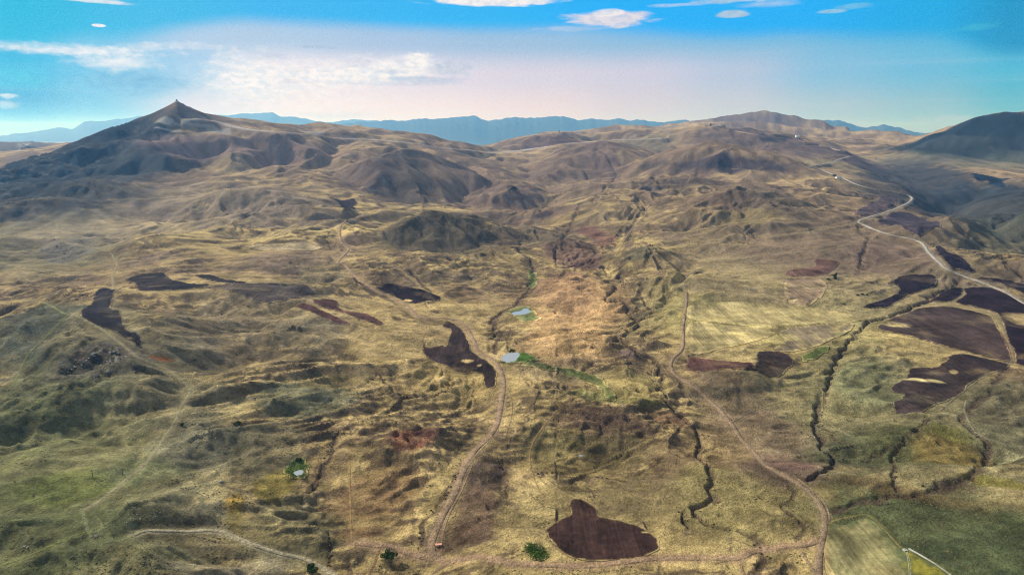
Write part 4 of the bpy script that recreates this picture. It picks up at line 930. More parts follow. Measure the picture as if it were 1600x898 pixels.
def ribbon(name, Q, width, mat, off=.08, wob=.22, tint=(1, 1, 1), prof=(.1, 1, .5, 1, .1), low=False):
    L = np.concatenate([[0], np.cumsum(np.hypot(*np.diff(Q, axis=0).T))])
    n = max(int(L[-1] / 3.2), 4); s = np.linspace(0, L[-1], min(n, 2400))
    P = np.stack([np.interp(s, L, Q[:, 0]), np.interp(s, L, Q[:, 1])], 1)
    T = np.gradient(P, axis=0); T /= np.linalg.norm(T, axis=1)[:, None] + 1e-9; Nn = np.stack([-T[:, 1], T[:, 0]], 1)
    rows = []
    inn = .5 if low else .78
    for i, u in enumerate((-1, -inn, 0, inn, 1)):
        ww = width / 2 * u
        if abs(u) == 1: ww = ww * (1 + wob * pn(s / 14, s * 0 + u * 7, 700) + wob * pn(s / 5, s * 0 + u * 3, 701))
        else: ww = np.full(len(s), ww)
        q = P + Nn * ww[:, None]; rows.append(np.column_stack([q, zat(q[:, 0], q[:, 1]) + (lift(q[:, 0], q[:, 1]) * (.7 if low else 1.15) + off if abs(u) < 1 else -.12)]))
    Vv = np.stack(rows, 1).reshape(-1, 3); m = len(s); ii = np.arange(m * 5).reshape(m, 5)
    f = np.stack([ii[:-1, :-1], ii[:-1, 1:], ii[1:, 1:], ii[1:, :-1]], -1).reshape(-1, 4)
    o = link_mesh(name, Vv, f, mat)
    base = np.stack([zat(Vv[:, 0], Vv[:, 1], col[..., c_]) for c_ in range(3)], 1)
    wgt = np.tile(np.array(prof), m) * (1 + .5 * pn(Vv[:, 0] / 13, Vv[:, 1] / 13, 710) + .5 * pn(Vv[:, 0] / 40, Vv[:, 1] / 40, 711)); wgt = np.clip(wgt, 0, 1)[:, None]
    ca = o.data.color_attributes.new('cover', 'FLOAT_COLOR', 'POINT'); rg = np.ones((len(Vv), 4), np.float32); rg[:, :3] = base * (1 - wgt) + np.array(tint) * wgt
    ca.data.foreach_set('color', rg.ravel()); return o
FUR = {'f1': .1, 'f2': .9, 's1': .05, 's2': 1.5, 's3': 1.5}
for i, (k, kind, Q, c_) in enumerate(SHEETS):
    m = sheet_mat(kind.replace('_', ' ') + ' soil', c_, FUR.get(k, (i * .7) % 3) if kind != 'meadow' else None, .42 if kind != 'meadow' else .5)
    if kind == 'meadow':
        o = drape('meadow', Q, m, .05, True, c_, 6 if k in ('g6', 'g9', 'g5', 'g8') else 3, .5 if k in ('g6', 'g9', 'g5') else .12)
        if o: o['kind'] = 'structure'
    else:
        o = drape(kind, Q, m, .02 if kind == 'stubble_field' else .06, True, c_, 7 if kind == 'stubble_field' else 1.5, .6 if kind == 'stubble_field' else .14, [zone(*h_) for h_ in HOLES.get(k, ())])
        if o: o['kind'] = 'structure'
print('sheets', time.time() - T0)
rm = {}
for k, Q in ROADP.items():
    P, wd, cc_, kind = ROADS[k]
    pf = {'dirt_road': (.35, 1, .75, 1, .35), 'footpath': (0, .7, .35, .7, 0), 'gravel_road': (.5, 1, .9, 1, .5), 'asphalt_road': (.6, 1, 1, 1, .6)}[kind]
    structure(ribbon(kind, Q, wd, M_land, .10 if kind != 'footpath' else .05, tint=cc_, prof=pf, low=kind == 'footpath'))
# water
M_wat, nt, b = mat_base('pond water'); b.inputs['Base Color'].default_value = (.24, .29, .35, 1); b.inputs['Roughness'].default_value = .10
b.inputs['Specular IOR Level'].default_value = .9; b.inputs['IOR'].default_value = 1.333
bump(nt, b, tex_noise(nt, .8, 4, .6), .02, .6)
for k, (Q, lev) in WATER.items():
    o = drape('pond', Q, M_wat, 0, False); 
    if o:
        co = np.array([v.co for v in o.data.vertices]); co[:, 2] = lev + .12; o.data.vertices.foreach_set('co', co.astype(np.float32).ravel()); o.data.update(); structure(o)
print('water', time.time() - T0)

# ------------------------------------------------------------------ far mountains
M_far, nt, b = mat_base('far mountain'); n = tex_noise(nt, .0006, 7, .6)
nt.links.new(vmul(nt, (.035, .045, .05), mr(nt, n, .3, .7, .6, 1.4)), b.inputs['Base Color'])
def mountains(prof, dist, depth, base, seed):
    xs = np.array([p[0] for p in prof]); ys = np.array([p[1] for p in prof])
    nx, ny = 420, 40
    V = np.zeros((ny, nx, 3)); u = np.linspace(xs[0], xs[-1], nx)
    py = np.interp(u, xs, ys)
    for i, px in enumerate(u):
        p = at(px, py[i], dist)
        top = p[2] + 90 * float(pn(px / 34.0, 0.3, seed)) + 34 * float(pn(px / 9.0, 0.7, seed + 1))
        for j in range(ny):
            t = j / (ny - 1) * 2 - 1                     # -1 front foot, +1 back foot
            yy = dist + t * depth
            V[j, i] = (p[0] * yy / dist, yy, base + (top - base) * (1 - abs(t)) ** 1.15)
    X_, Y_ = V[..., 0], V[..., 1]; d = 1 - np.abs(np.linspace(-1, 1, ny))[:, None]
    V[..., 2] += pn(X_ / 3500, Y_ / 3500, seed + 2) * 260 * (1 - d) * d * 3
    ii = np.arange(nx * ny).reshape(ny, nx)
    f = np.stack([ii[:-1, :-1], ii[:-1, 1:], ii[1:, 1:], ii[1:, :-1]], -1).reshape(-1, 4)
    return structure(link_mesh('mountain_range', V.reshape(-1, 3), f, M_far))
mountains([(-700, 230), (-300, 215), (0, 212), (60, 205), (90, 198), (115, 200), (130, 191), (165, 188), (210, 182), (300, 180), (345, 180), (380, 176), (425, 176), (440, 183), (500, 187), (520, 190), (545, 187), (600, 190), (700, 198), (800, 205)], 34000, 5000, -250, 801)
mountains([(430, 212), (480, 205), (520, 196), (560, 188), (620, 186), (655, 183), (690, 184), (715, 181), (740, 181), (760, 186), (800, 185), (830, 184), (880, 183), (910, 186), (950, 185), (990, 185), (1020, 189), (1060, 188), (1120, 194), (1200, 198), (1280, 205)], 26000, 5000, -250, 821)
mountains([(1120, 205), (1200, 192), (1245, 187), (1285, 186), (1320, 189), (1355, 197), (1385, 197), (1420, 203), (1470, 206), (1550, 208), (1700, 200), (1900, 205), (2300, 215)], 24000, 4000, -250, 841)
print('mountains', time.time() - T0)

# ------------------------------------------------------------------ haze
M_haze = bpy.data.materials.new('haze'); M_haze.use_nodes = True; nt = M_haze.node_tree
for n in list(nt.nodes): nt.nodes.remove(n)
out = nt.nodes.new('ShaderNodeOutputMaterial'); pv = nt.nodes.new('ShaderNodeVolumePrincipled')
pv.inputs['Color'].default_value = (.16, .46, 1.0, 1); pv.inputs['Density'].default_value = 4.4e-5; pv.inputs['Anisotropy'].default_value = 0.25
pv.inputs['Absorption Color'].default_value = (1, 1, 1, 1)
nt.links.new(pv.outputs[0], out.inputs['Volume'])
zt = 0
for o in C.objects:
    if o.type == 'MESH' and o.name.startswith(('ground', 'mountain')):
        zt = max(zt, max(v.co.z for v in o.data.vertices) if o.name != 'ground' else float(Z.max()))
zt = max(zt, CAM_Z) + 15; zb = float(Z.min()) - 1; zb = min(zb, -260) - 1
R = 92000
hv = [(-R, -R, zb), (R, -R, zb), (R, R, zb), (-R, R, zb), (-R, -R, zt), (R, -R, zt), (R, R, zt), (-R, R, zt)]
hf = [(0, 3, 2, 1), (4, 5, 6, 7), (0, 1, 5, 4), (1, 2, 6, 5), (2, 3, 7, 6), (3, 0, 4, 7)]
hz = link_mesh('haze', hv, hf, M_haze, False); hz['kind'] = 'stuff'
print('haze top', zt, 'bottom', zb, time.time() - T0)
#@@OBJECTS@@
# ------------------------------------------------------------------ builders for the things standing on the land
def flat_mat(name, c1, rough=.85, var=.2, scale=.6):
    m, nt, b = mat_base(name); b.inputs['Roughness'].default_value = rough
    nt.links.new(vmul(nt, tuple(c1), mr(nt, tex_noise(nt, scale, 5, .65), .3, .7, 1 - var, 1 + var)), b.inputs['Base Color']); return m
M_leaf = flat_mat('dark leaves', (.042, .070, .02), .7, .5, .8); M_bark = flat_mat('bark', (.06, .045, .035))
M_scrub = flat_mat('scrub', (.10, .09, .045), .9, .5, .12); M_reed = flat_mat('reeds', (.085, .12, .035), .8, .45, .15)
M_rock = flat_mat('pale rock', (.36, .35, .32), .9, .35, .5); M_rock2 = flat_mat('grey rock', (.20, .20, .195), .9, .35, .4)
M_white = flat_mat('whitewash', (.72, .70, .66), .8, .08); M_roofd = flat_mat('dark tin roof', (.10, .075, .07), .5, .2); M_roofl = flat_mat('pale tin roof', (.45, .48, .50), .4, .12)
M_wood = flat_mat('weathered wood', (.075, .060, .05)); M_glass = flat_mat('window glass', (.03, .035, .04), .15, .1); M_conc = flat_mat('concrete', (.36, .38, .36), .85, .15, 1.5)
M_pink = flat_mat('pink render', (.55, .30, .22), .85, .12); M_mud = flat_mat('mud wall', (.17, .13, .10))

def ring_tube(pts_, rads, seg=6):
    V = []; F = []
    for (x, y, z), r in zip(pts_, rads):
        for k in range(seg): a = 2 * math.pi * k / seg; V.append((x + r * math.cos(a), y + r * math.sin(a), z))
    for i in range(len(pts_) - 1):
        for k in range(seg): a, b2 = i * seg + k, i * seg + (k + 1) % seg; F.append((a, b2, b2 + seg, a + seg))
    F.append(tuple(range(seg))[::-1]); F.append(tuple(len(V) - seg + k for k in range(seg))); return V, F
def mesh_of(name, V, F, mat, smooth=False):
    me = bpy.data.meshes.new(name); me.from_pydata([tuple(map(float, v)) for v in V], [], F); me.update(); me.materials.append(mat)
    if smooth: me.polygons.foreach_set('use_smooth', [True] * len(F))
    return me
def put(name, me, parent=None, loc=(0, 0, 0), rz=0, sc=(1, 1, 1)):
    o = bpy.data.objects.new(name, me); C.objects.link(o); o.location = loc; o.rotation_euler = (0, 0, rz); o.scale = sc
    if parent: o.parent = parent
    return o
def empty(name, loc, rz=0, sc=1.0):
    o = bpy.data.objects.new(name, None); C.objects.link(o); o.location = loc; o.rotation_euler = (0, 0, rz); o.scale = (sc, sc, sc); o.empty_display_size = 1; return o
def ground(px, py, sink=0.15):
    q = hit(px, py); return (float(q[0]), float(q[1]), float(zat(*q)) - sink)
def ground_at(px, Yd, sink=.3):
    x = ray(px, 205)[0] / ray(px, 205)[1] * Yd; return (float(x), float(Yd), float(zat(x, Yd)) - sink)
def box(x0, x1, y0, y1, z0, z1):
    V = [(x, y, z) for z in (z0, z1) for x, y in ((x0, y0), (x1, y0), (x1, y1), (x0, y1))]
    return V, [(0, 3, 2, 1), (4, 5, 6, 7), (0, 1, 5, 4), (1, 2, 6, 5), (2, 3, 7, 6), (3, 0, 4, 7)]
def join(*vf):
    V = []; F = []
    for v, f in vf: n = len(V); V += list(v); F += [tuple(i + n for i in q) for q in f]
    return V, F
def crown_vf(rx, rz, cz, n, leaf, seed, lumps=9, tall=False):
    g = np.random.default_rng(seed); V = []; F = []
    cs = [g.normal(0, .42, 3) for _ in range(lumps)]
    for i in range(n):
        c_ = cs[i % lumps]; d = g.normal(0, 1, 3); d /= np.linalg.norm(d); r = .38 + .16 * g.random()
        p = (c_ + d * r) * np.array([rx, rx, rz]) * .8 + np.array([0, 0, cz]); p[2] = max(p[2], .1)
        u = g.normal(0, 1, 3); u /= np.linalg.norm(u); w_ = np.cross(u, d + .01); w_ /= np.linalg.norm(w_)
        s = leaf * (.6 + .8 * g.random()); b_ = len(V)
        V += [p - u * s, p + w_ * s * .8, p + u * s, p - w_ * s * .8]; F.append((b_, b_ + 1, b_ + 2, b_ + 3))
    return V, F
def make_tree(loc, w, h, label, cat='tree', group=None, seed=1, name='round_tree', leaf=.45, n=1100):
    t = empty(name, loc); tag(t, label, cat, group)
    tr = ring_tube([(0, 0, 0), (.05 * w, 0, h * .25), (.0, .04 * w, h * .5), (.03 * w, 0, h * .8)], [h * .045, h * .036, h * .025, h * .008])
    limbs = [ring_tube([(0, 0, h * .25), (math.cos(a) * w * .16, math.sin(a) * w * .16, h * .45), (math.cos(a) * w * .32, math.sin(a) * w * .32, h * .62)], [h * .02, h * .014, h * .005], 5) for a in (.4, 1.7, 2.9, 4.1, 5.3)]
    put('trunk', mesh_of('trunk', *join(tr, *limbs), M_bark, True), t)
    put('crown', mesh_of('crown', *crown_vf(w * .5 / .75, h * .38 / .75, h * .58, n, leaf, seed), M_leaf), t); return t
make_tree(ground(606, 872), 7.5, 6.5, 'dark green round tree below the bend of the brown dirt road', seed=3)
make_tree(ground(487, 893), 7.5, 6.0, 'dark green round tree just below the pale track near the bottom edge', seed=4)
make_tree(ground(803, 298), 24, 20, 'dark tree clump alone on the valley side above the dark knoll', seed=5, leaf=1.4)
make_tree(ground(1305, 436), 6, 11, 'tall dark tree at the corner of the brown field left of the octagonal field', seed=6, leaf=.9, name='tall_tree')
make_tree(ground_at(1110, 4600), 10, 22, 'tall dark tree beside the low farm sheds on the skyline', seed=8, leaf=1.2, name='tall_tree', n=500)
for (px, py, w, lb) in ((1340, 462, 4.5, 'leftmost of the three dark bushes in a row below the ploughed octagon field'), (1347, 460.5, 5, 'middle of the three dark bushes in a row on yellow grass'),
                    (1355, 461.5, 4.5, 'rightmost of the three dark bushes in a row on yellow grass'), (1319, 476, 3.2, 'small dark bush alone on yellow grass below the row of three')):
    make_tree(ground(px, py), w, w * .75, lb, 'bush', 'dark bushes on the yellow grass', int(px), 'bush', .5, 260)
for (px, py, w, lb) in ((466, 719, 4, 'dark green shrub on the upper rim of the small round pond'),
                    (800, 549, 6, 'dark green shrub behind the lower of the two white ponds'), (1302, 431, 5, 'green shrub beside the tall dark tree by the brown field'), (1294, 437, 6, 'low green shrub left of the tall dark tree by the brown field'),
                    (371, 663, 6, 'dark green shrub in the hollow right of the pale left track'), (284, 664, 3.5, 'small green shrub beside the pale track on the left'), (305, 563, 3, 'tiny green shrub on the straw slope right of the pale track bend')):
    make_tree(ground(px, py), w, w * .55, lb, 'shrub', None, int(px * 3 + py), 'shrub', .5, 380)

def make_house(loc, rz, L, Wd, H, wallm, roofm, label, cat='house', group=None, name='farmhouse', rise=.35, wins=3, chim=True):
    t = empty(name, loc, rz); tag(t, label, cat, group)
    a, b2 = L / 2, Wd / 2; r = Wd * rise
    V = [(-a, -b2, -1), (a, -b2, -1), (a, b2, -1), (-a, b2, -1), (-a, -b2, H), (a, -b2, H), (a, b2, H), (-a, b2, H), (-a, 0, H + r), (a, 0, H + r)]
    put('wall', mesh_of('wall', V, [(0, 1, 5, 4), (2, 3, 7, 6), (1, 2, 6, 9, 5), (3, 0, 4, 8, 7)], wallm), t)
    e = .5; k = r / b2
    V = [(-a - e, -b2 - e, H - e * k + .05), (a + e, -b2 - e, H - e * k + .05), (a + e, 0, H + r + .05), (-a - e, 0, H + r + .05), (-a - e, b2 + e, H - e * k + .05), (a + e, b2 + e, H - e * k + .05)]
    V += [(x, y, z + .22) for x, y, z in V]
    F = [(0, 1, 2, 3), (3, 2, 5, 4), (6, 9, 8, 7), (9, 10, 11, 8), (0, 6, 7, 1), (4, 5, 11, 10), (0, 3, 9, 6), (3, 4, 10, 9), (1, 7, 8, 2), (2, 8, 11, 5)]
    rf = put('roof', mesh_of('roof', V, F, roofm), t)
    if chim: put('chimney', mesh_of('chimney', *box(-.4, .4, -.4, .4, H + r * .4, H + r + 1.2), M_mud), rf, (a * .5, .0, 0))
    dm = mesh_of('door', *box(-.6, .6, -.08, .08, 0, 2.2), M_wood); put('door', dm, t, (-a * .15, -b2 - .03, 0))
    wm = mesh_of('window', *box(-.65, .65, -.06, .06, 1.1, 2.3), M_glass)
    for i in range(wins):
        x = -a * .75 + i * (1.5 * a / max(wins - 1, 1))
        if abs(x + a * .15) > 1.4: put('window', wm, t, (x, -b2 - .02, 0))
    return t
make_house(ground(1310, 279), .25, 24, 10, 5.5, M_white, M_roofl, 'small white farmhouse beside the pale gravel road on the right slope', wins=4)
make_house(ground(1303, 275.5), .35, 20, 9, 4.5, M_mud, M_roofd, 'dark roofed mud barn just left of the white farmhouse by the road', 'barn', name='barn', wins=2, chim=False)
make_house(ground(1246, 215), .1, 26, 16, 11, M_white, M_roofl, 'lone white building at the end of the far pale road near the skyline', 'building', name='roadside_building')
for px, lb, L in ((1103, 'leftmost low shed left of the tall tree on the skyline', 16), (1121, 'pale roofed farm shed right of the tall tree on the skyline', 34), (1130, 'rightmost dark low shed of the skyline farm', 22)):
    make_house(ground_at(px, 4600 + (px - 1115) * 2), .1, L, 12, 5, M_mud if px != 1121 else M_white, M_roofl if px == 1121 else M_roofd, lb, 'shed', 'sheds of the farm on the skyline', 'farm_shed', .25, 3, False)
for i, (px, Yd, L) in enumerate(((28, 4950, 14), (33, 4900, 20), (38.5, 4880, 22), (44, 5050, 17), (47, 5120, 15), (26, 4800, 13))):
    lbs = ['second white house from the left in the village behind the left ridge', 'wide white house near the middle of the village behind the left ridge', 'brightest and largest white house of the village behind the left ridge',
           'white house on the right side of the village behind the left ridge', 'rightmost house of the village behind the left ridge', 'lowest leftmost house of the village behind the left ridge']
    make_house(ground_at(px, Yd), .2 + .3 * math.sin(i * 2), L, 9, 5 + i % 3 * 1.5, M_white, M_roofl, lbs[i], 'house', 'white houses of the village behind the left ridge', 'village_house')

# rocks
def rock_mesh(seed, mat, flatn=.6):
    g = np.random.default_rng(seed); V = []; F = []
    nl, ns = 5, 8
    off = g.normal(0, .16, (nl, ns))
    for i in range(nl):
        th = math.pi * (i + .6) / (nl + .2)
        for k in range(ns):
            a = 2 * math.pi * (k + .5 * (i % 2)) / ns; r = 1 + off[i, k]
            V.append((r * math.sin(th) * math.cos(a), r * math.sin(th) * math.sin(a) * .8, flatn * r * math.cos(th)))
    V.append((0, 0, flatn)); V.append((0, 0, -flatn))
    for i in range(nl - 1):
        for k in range(ns): a, b2 = i * ns + k, i * ns + (k + 1) % ns; F += [(a, a + ns, b2 + ns), (a, b2 + ns, b2)]
    for k in range(ns): F.append((nl * ns, k, (k + 1) % ns)); F.append((nl * ns + 1, (nl - 1) * ns + (k + 1) % ns, (nl - 1) * ns + k))
    return mesh_of('boulder', V, F, mat)
RM = [rock_mesh(i, M_rock if i < 4 else M_rock2) for i in range(6)]
BOULD = {
 ('pale grey boulder among the rocks of the outcrop below the curved dark field', 'pale boulders of the outcrop under the curved field'):
 [(139,559,4),(135,563,4),(147,556,4),(156,549,3.5),(178,549,5),(184,551,4),(190,559,4),(188,562,4),(183,562,3),(176,562,3),(167,564,3),(125,563,4),(118,562,3),(106,581,3),(148,594,4),(155,600,4),(161,592,3),(167,597,4),(174,588,3),(168,580,4),(98,570,3),(122,566,3),(130,560,3),(158,571,4),(165,575,3),(171,566,3),(162,586,2.5),(151,591,3),(128,570,3),(112,577,3)],
 ('pale stone on the stony slope right of the left track', 'pale stones on the slope right of the left track'):
 [(276,664,3.5),(284,678,3),(290,684,3),(296,688,3.5),(303,681,3),(310,690,3),(318,676,3),(325,665,3),(331,671,2.5),(286,671,3),(299,676,2.5),(337,684,2.5),(345,660,2.5),(322,690,2.5),(306,697,2.5)],
 ('small grey stone of the stone field beyond the left slopes', 'grey stones of the stone field beyond the left slopes'):
 [(82,380,3.5),(88,384,3.5),(94,379,3.5),(98,388,4),(103,382,3.5),(108,390,4),(112,386,3.5),(117,393,3.5),(110,398,4),(101,396,3.5),(91,391,3.5),(105,403,3.5),(85,374,3),(121,388,3),(97,374,3)],
 ('small pale rock on the rocky spur above the pale hook of track', 'pale rocks on the spur above the pale track'):
 [(201,803,3),(206,796,3),(211,792,3.5),(214,803,3),(219,810,3),(209,812,3),(250,800,3),(243,806,2.5),(204,810,2.5),(198,815,2.5)],
}
bi = 0
ORD = 'first second third fourth fifth sixth seventh eighth ninth tenth eleventh twelfth thirteenth fourteenth fifteenth sixteenth seventeenth eighteenth nineteenth twentieth twenty-first twenty-second twenty-third twenty-fourth twenty-fifth twenty-sixth twenty-seventh twenty-eighth twenty-ninth thirtieth'.split()
for (lb0, grp), L in BOULD.items():
    L = sorted(L)
    for i_, (px, py, s) in enumerate(L):
        lb = ORD[i_] + ' from the left of the ' + grp
        D = np.hypot(*hit(px, py)) / FPX * s * .5
        o = put('boulder', RM[bi % 6], None, ground(px, py, D * .1), bi * 1.3, (D, D * .8, D * .8)); bi += 1
        tag(o, lb, 'boulder', grp)
for px, py, s, lb in ((131, 516, 4.5, 'single pale boulder near the crest above the outcrop'), (110, 532, 5.5, 'big pale boulder left of centre on the brown slope, left one of two'), (117, 536, 5, 'long pale boulder touching the right side of the big pale one'),
                      (146, 553, 6.5, 'tall pale upright rock at the top of the rocky outcrop'), (172, 550, 7, 'long pale slab at the right top of the rocky outcrop'), (195, 557, 6.5, 'pale slab at the right end of the rocky outcrop'), (151, 587, 6.5, 'tallest pale rock at the foot of the outcrop'),
                      (117, 573, 6, 'rounded grey rock in the dark lower left of the outcrop'), (93, 566, 5, 'leftmost grey rock of the outcrop'), (210, 580, 4, 'small rock in the dark hollow right of the outcrop'), (38, 853, 4, 'left stone of the pair in the bottom left corner slopes'), (43, 854, 4.5, 'right stone of the pair in the bottom left corner slopes'),
                      (150, 837, 6, 'grey boulder inside the hook of the pale track'), (557, 878, 5, 'small white rock beside the dark trench below the road fork'), (320, 823, 3, 'tiny white stone just above the pale track'), (345, 752, 8, 'grey green boulder mound left of the orange dry pond'), (330, 760, 5, 'pale stone below left of the grey green boulder mound')):
    D = np.hypot(*hit(px, py)) / FPX * s * .5
    tag(put('boulder', RM[bi % 6], None, ground(px, py, D * .1), bi * 1.3, (D * 1.1, D * .7, D * (1.2 if 'tall' in lb else .8))), lb, 'boulder'); bi += 1
for px, Yd, hgt, lb, nm in ((281.5, 3288, 15, 'dark rock pinnacle standing on the summit of the left mountain', 'rock_pinnacle'), (874, 4905, 24, 'small dark stone tower on the mound above the ridge road', 'stone_tower')):
    t = empty(nm, ground_at(px, Yd, 3), .2); tag(t, lb, 'rock' if 'rock' in nm else 'tower')
    z = 0
    for i, (r, h_) in enumerate(((1.0, .4), (.8, .35), (.62, .3), (.4, .25))):
        w_ = hgt * (.28 if 'tower' in nm else .55) * r; o = put('stone', RM[4 + i % 2], t, (w_ * .12 * (-1) ** i, 0, z + hgt * h_ * .4), i, (w_, w_ * 1.1, hgt * h_ * .85)); z += hgt * h_ * .72
# pale ring of stones by the gully
t = empty('stone_ring', ground(1269, 682, 0)); tag(t, 'half ring of pale stones on the left lip of the long dark gully', 'stone ring')
for i in range(16):
    a = -.5 + i * .22; x, y = 2.6 * math.cos(a), 2.6 * math.sin(a)
    gz = float(zat(t.location.x + x, t.location.y + y)) - t.location.z
    put('stone', RM[i % 4], t, (x, y, gz + .25), a, (.42, .42, .5))
# timber poles
def make_pole(loc, h, label, group=None):
    t = empty('wooden_pole', loc); tag(t, label, 'pole', group)
    put('shaft', mesh_of('shaft', *ring_tube([(0, 0, -1), (0, 0, h)], [.28, .18], 8), M_wood, True), t)
    put('crossarm', mesh_of('crossarm', *box(-1.1, 1.1, -.1, .1, h - .8, h - .6), M_wood), t)
    im = mesh_of('insulator', *ring_tube([(0, 0, h - .6), (0, 0, h - .35)], [.08, .06], 6), M_white)
    for x in (-.95, .95): put('insulator', im, t, (x, 0, 0))
for px, py, lb in ((145, 745, 'thin dark wooden pole left of its twin on the green slope at lower left'), (192, 742, 'thin dark wooden pole near the end of the left pale track'), (614, 484, 'short dark wooden pole below the black ploughed field in the centre')):
    make_pole(ground(px, py), 6.5, lb, 'wooden poles on the slopes')
# small pink block by the junction
t = empty('pump_house', ground(685, 852, .1), .15); tag(t, 'low pink rendered block beside the brown road just above the junction', 'pump house')
put('wall', mesh_of('wall', *box(-2.2, 2.2, -.9, .9, -.5, 1.25), M_pink), t)
put('roof', mesh_of('roof', *box(-2.4, 2.4, -1.1, 1.1, 1.253, 1.42), M_pink), t)
put('door', mesh_of('door', *box(-.45, .45, -.05, .05, 0, 1.1), M_wood), t, (.9, -.93, 0))
# concrete irrigation channels and their box
def channel(P, label):
    Q = spline([hit(*p) for p in P], 8)
    L_ = np.concatenate([[0], np.cumsum(np.hypot(*np.diff(Q, axis=0).T))]); s = np.arange(0, L_[-1], 1.5)
    Pn_ = np.stack([np.interp(s, L_, Q[:, 0]), np.interp(s, L_, Q[:, 1])], 1); T = np.gradient(Pn_, axis=0); T /= np.linalg.norm(T, axis=1)[:, None]; Nn = np.stack([-T[:, 1], T[:, 0]], 1)
    z = zat(Pn_[:, 0], Pn_[:, 1]); z = np.convolve(np.pad(z, 3, mode='edge'), np.ones(7) / 7, 'valid') + .15
    o0 = np.array([Pn_[0, 0], Pn_[0, 1], z[0]]); t = empty('irrigation_channel', tuple(map(float, o0))); tag(t, label, 'channel', 'concrete irrigation channels at bottom right')
    def strip(name, prof, mat):
        V = []; F = []; k = len(prof)
        for i in range(len(s)):
            for (u, h_) in prof: V.append((Pn_[i, 0] + Nn[i, 0] * u - o0[0], Pn_[i, 1] + Nn[i, 1] * u - o0[1], z[i] + h_ - o0[2]))
        for i in range(len(s) - 1):
            for j in range(k): a, b2 = i * k + j, i * k + (j + 1) % k; F.append((a, b2, b2 + k, a + k))
        F += [tuple(range(k)), tuple(range(len(V) - k, len(V)))[::-1]]
        put(name, mesh_of(name, V, F, mat), t)
    for sg in (-1, 1): strip('channel_wall', [(sg * .34, -.5), (sg * .34, .32), (sg * .52, .32), (sg * .52, -.5)], M_conc)
    strip('channel_bed', [(-.337, -.5), (-.337, -.02), (.337, -.02), (.337, -.5)], M_conc)
channel([(1416, 859), (1419, 872), (1421, 886), (1422, 905)], 'pale concrete channel running straight down from the concrete box')
channel([(1420, 857), (1435, 865), (1452, 875), (1470, 887), (1492, 904)], 'pale concrete channel slanting down right from the concrete box')
t = empty('sluice_box', ground(1414, 860, .1), .2); tag(t, 'small concrete box where the two pale channels meet', 'concrete box')
for a_, v_ in (('wall', box(-1.3, 1.3, -1.2, -1.0, -.5, 1.1)), ('wall', box(-1.3, 1.3, 1.0, 1.2, -.5, 1.1)), ('wall', box(-1.3, -1.1, -.997, .997, -.5, 1.1)), ('wall', box(1.1, 1.3, -.997, .997, -.5, 1.1)), ('gate', box(-.4, .4, -1.26, -1.203, -.2, .8)), ('lid', box(-1.35, .1, -1.25, 1.25, 1.103, 1.2))):
    put(a_, mesh_of(a_, *v_, M_conc if a_ != 'gate' else M_wood), t)
print('things', time.time() - T0)

# ------------------------------------------------------------------ scrub and reeds nobody could count
def tufts(name, P, size, mat, tall=.7, blades=False, seed=5):
    g = np.random.default_rng(seed); n = len(P); z = zat(P[:, 0], P[:, 1])
    if blades:
        k = 9; V = np.zeros((n, k, 3)); 
        for b_ in range(3):
            a = g.random(n) * 6.28; s = size * (.6 + .8 * g.random(n)); lx, ly = np.cos(a), np.sin(a)
            for j, (u, h_) in enumerate(((-.35, 0), (.35, 0), (0, 1))):
                lean = h_ * s * .4 * (g.random(n) - .5)
                V[:, b_ * 3 + j] = np.stack([P[:, 0] + lx * u * s + lean, P[:, 1] + ly * u * s + lean, z - .1 + h_ * s * tall], 1)
        f0 = np.array([[0, 1, 2], [3, 4, 5], [6, 7, 8]])
    else:
        k = 11; V = np.zeros((n, k, 3)); s = size * (.5 + .9 * g.random(n) ** 1.5); a0 = g.random(n) * 6.28
        for j in range(5):
            a = a0 + j * 1.2566; r = s * (.8 + .5 * g.random(n)); V[:, j] = np.stack([P[:, 0] + np.cos(a) * r, P[:, 1] + np.sin(a) * r, z - .25], 1)
            a = a + .6; r = s * (.5 + .45 * g.random(n)); V[:, 5 + j] = np.stack([P[:, 0] + np.cos(a) * r, P[:, 1] + np.sin(a) * r, z + s * tall * (.45 + .35 * g.random(n))], 1)
        V[:, 10] = np.stack([P[:, 0], P[:, 1], z + s * tall * (.8 + .4 * g.random(n))], 1)
        f0 = []
        for j in range(5): f0 += [[j, (j + 1) % 5, 5 + j], [5 + j, (j + 1) % 5, 5 + (j + 1) % 5], [5 + j, 5 + (j + 1) % 5, 10]]
        f0 = np.array(f0)
    F = (f0[None] + (np.arange(n) * k)[:, None, None]).reshape(-1, 3)
    o = link_mesh(name, V.reshape(-1, 3), F, mat, False); o['kind'] = 'stuff'; return o
PS = []
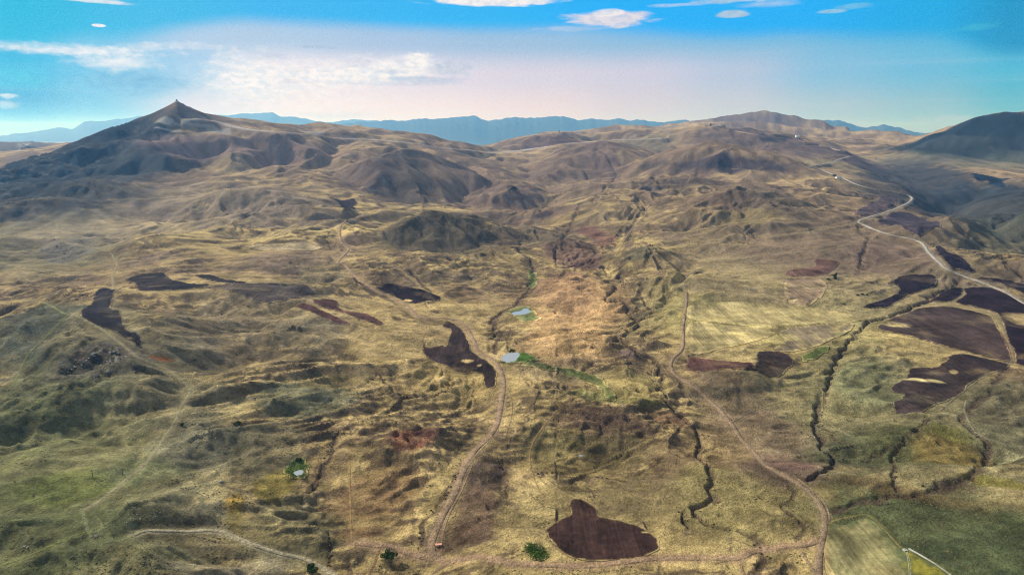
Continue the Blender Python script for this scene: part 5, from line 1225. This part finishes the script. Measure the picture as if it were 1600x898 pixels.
for k, Q in GP.items():
    hw = GULLIES[k][1]
    L_ = np.concatenate([[0], np.cumsum(np.hypot(*np.diff(Q, axis=0).T))]); n = int(L_[-1] / 1.9)
    s = rng.random(n) * L_[-1]; p = np.stack([np.interp(s, L_, Q[:, 0]), np.interp(s, L_, Q[:, 1])], 1)
    cl = .5 + .9 * pn(s / 18, s * 0 + hw, 900)
    p = p + rng.normal(0, 1, (n, 2)) * (hw * .38); PS.append(p[rng.random(n) < np.clip(cl, .15, 1)])
tufts('gully_scrub', np.vstack(PS), 1.0, flat_mat('gully scrub', (.062, .050, .032), .9, .5, .12), .6, seed=21)
n = 90000
rr = 330 * (1700 / 330) ** rng.random(n); aa = np.radians(rng.uniform(-44, 44, n)); p = np.stack([rr * np.sin(aa), rr * np.cos(aa)], 1)
dens = fbm(p[:, 0], p[:, 1], 90, 4, .6, 910) + .5 * pn(p[:, 0] / 15, p[:, 1] / 15, 911)
p = p[dens > .24]
ok = np.ones(len(p), bool)
for k, kind, Q, c_ in SHEETS: ok &= ~inside(Q, p[:, 0], p[:, 1])
for k, Q in ROADP.items():
    lo, hi = Q.min(0) - 5, Q.max(0) + 5; m = (p[:, 0] > lo[0]) & (p[:, 0] < hi[0]) & (p[:, 1] > lo[1]) & (p[:, 1] < hi[1])
    if m.any(): ok[m] &= seg_dist(p[m, 0], p[m, 1], Q)[0] > ROADS[k][1] * .5 + 1.3
for k, (Q, lev) in WATER.items(): ok &= ~inside(Q, p[:, 0], p[:, 1])
p = p[ok][:12000]
tufts('scrub', p, .7, M_scrub, .4, seed=22)
PS = []
for k, kind, Q, c_ in SHEETS:
    if kind == 'meadow' and k in ('g1', 'g2', 'g3', 'g4', 'g7'):
        lo, hi = Q.min(0), Q.max(0); q = rng.uniform(lo, hi, (9000, 2)); q = q[inside(Q, q[:, 0], q[:, 1])][:1800]
        for kk, (W_, lev) in WATER.items(): q = q[~inside(W_, q[:, 0], q[:, 1])]
        PS.append(q)
tufts('reeds', np.vstack(PS), 1.1, M_reed, .6, True, 23)
print('done', time.time() - T0, 'tris', sum(len(o.data.loop_triangles) if False else sum(1 for _ in ()) for o in []))
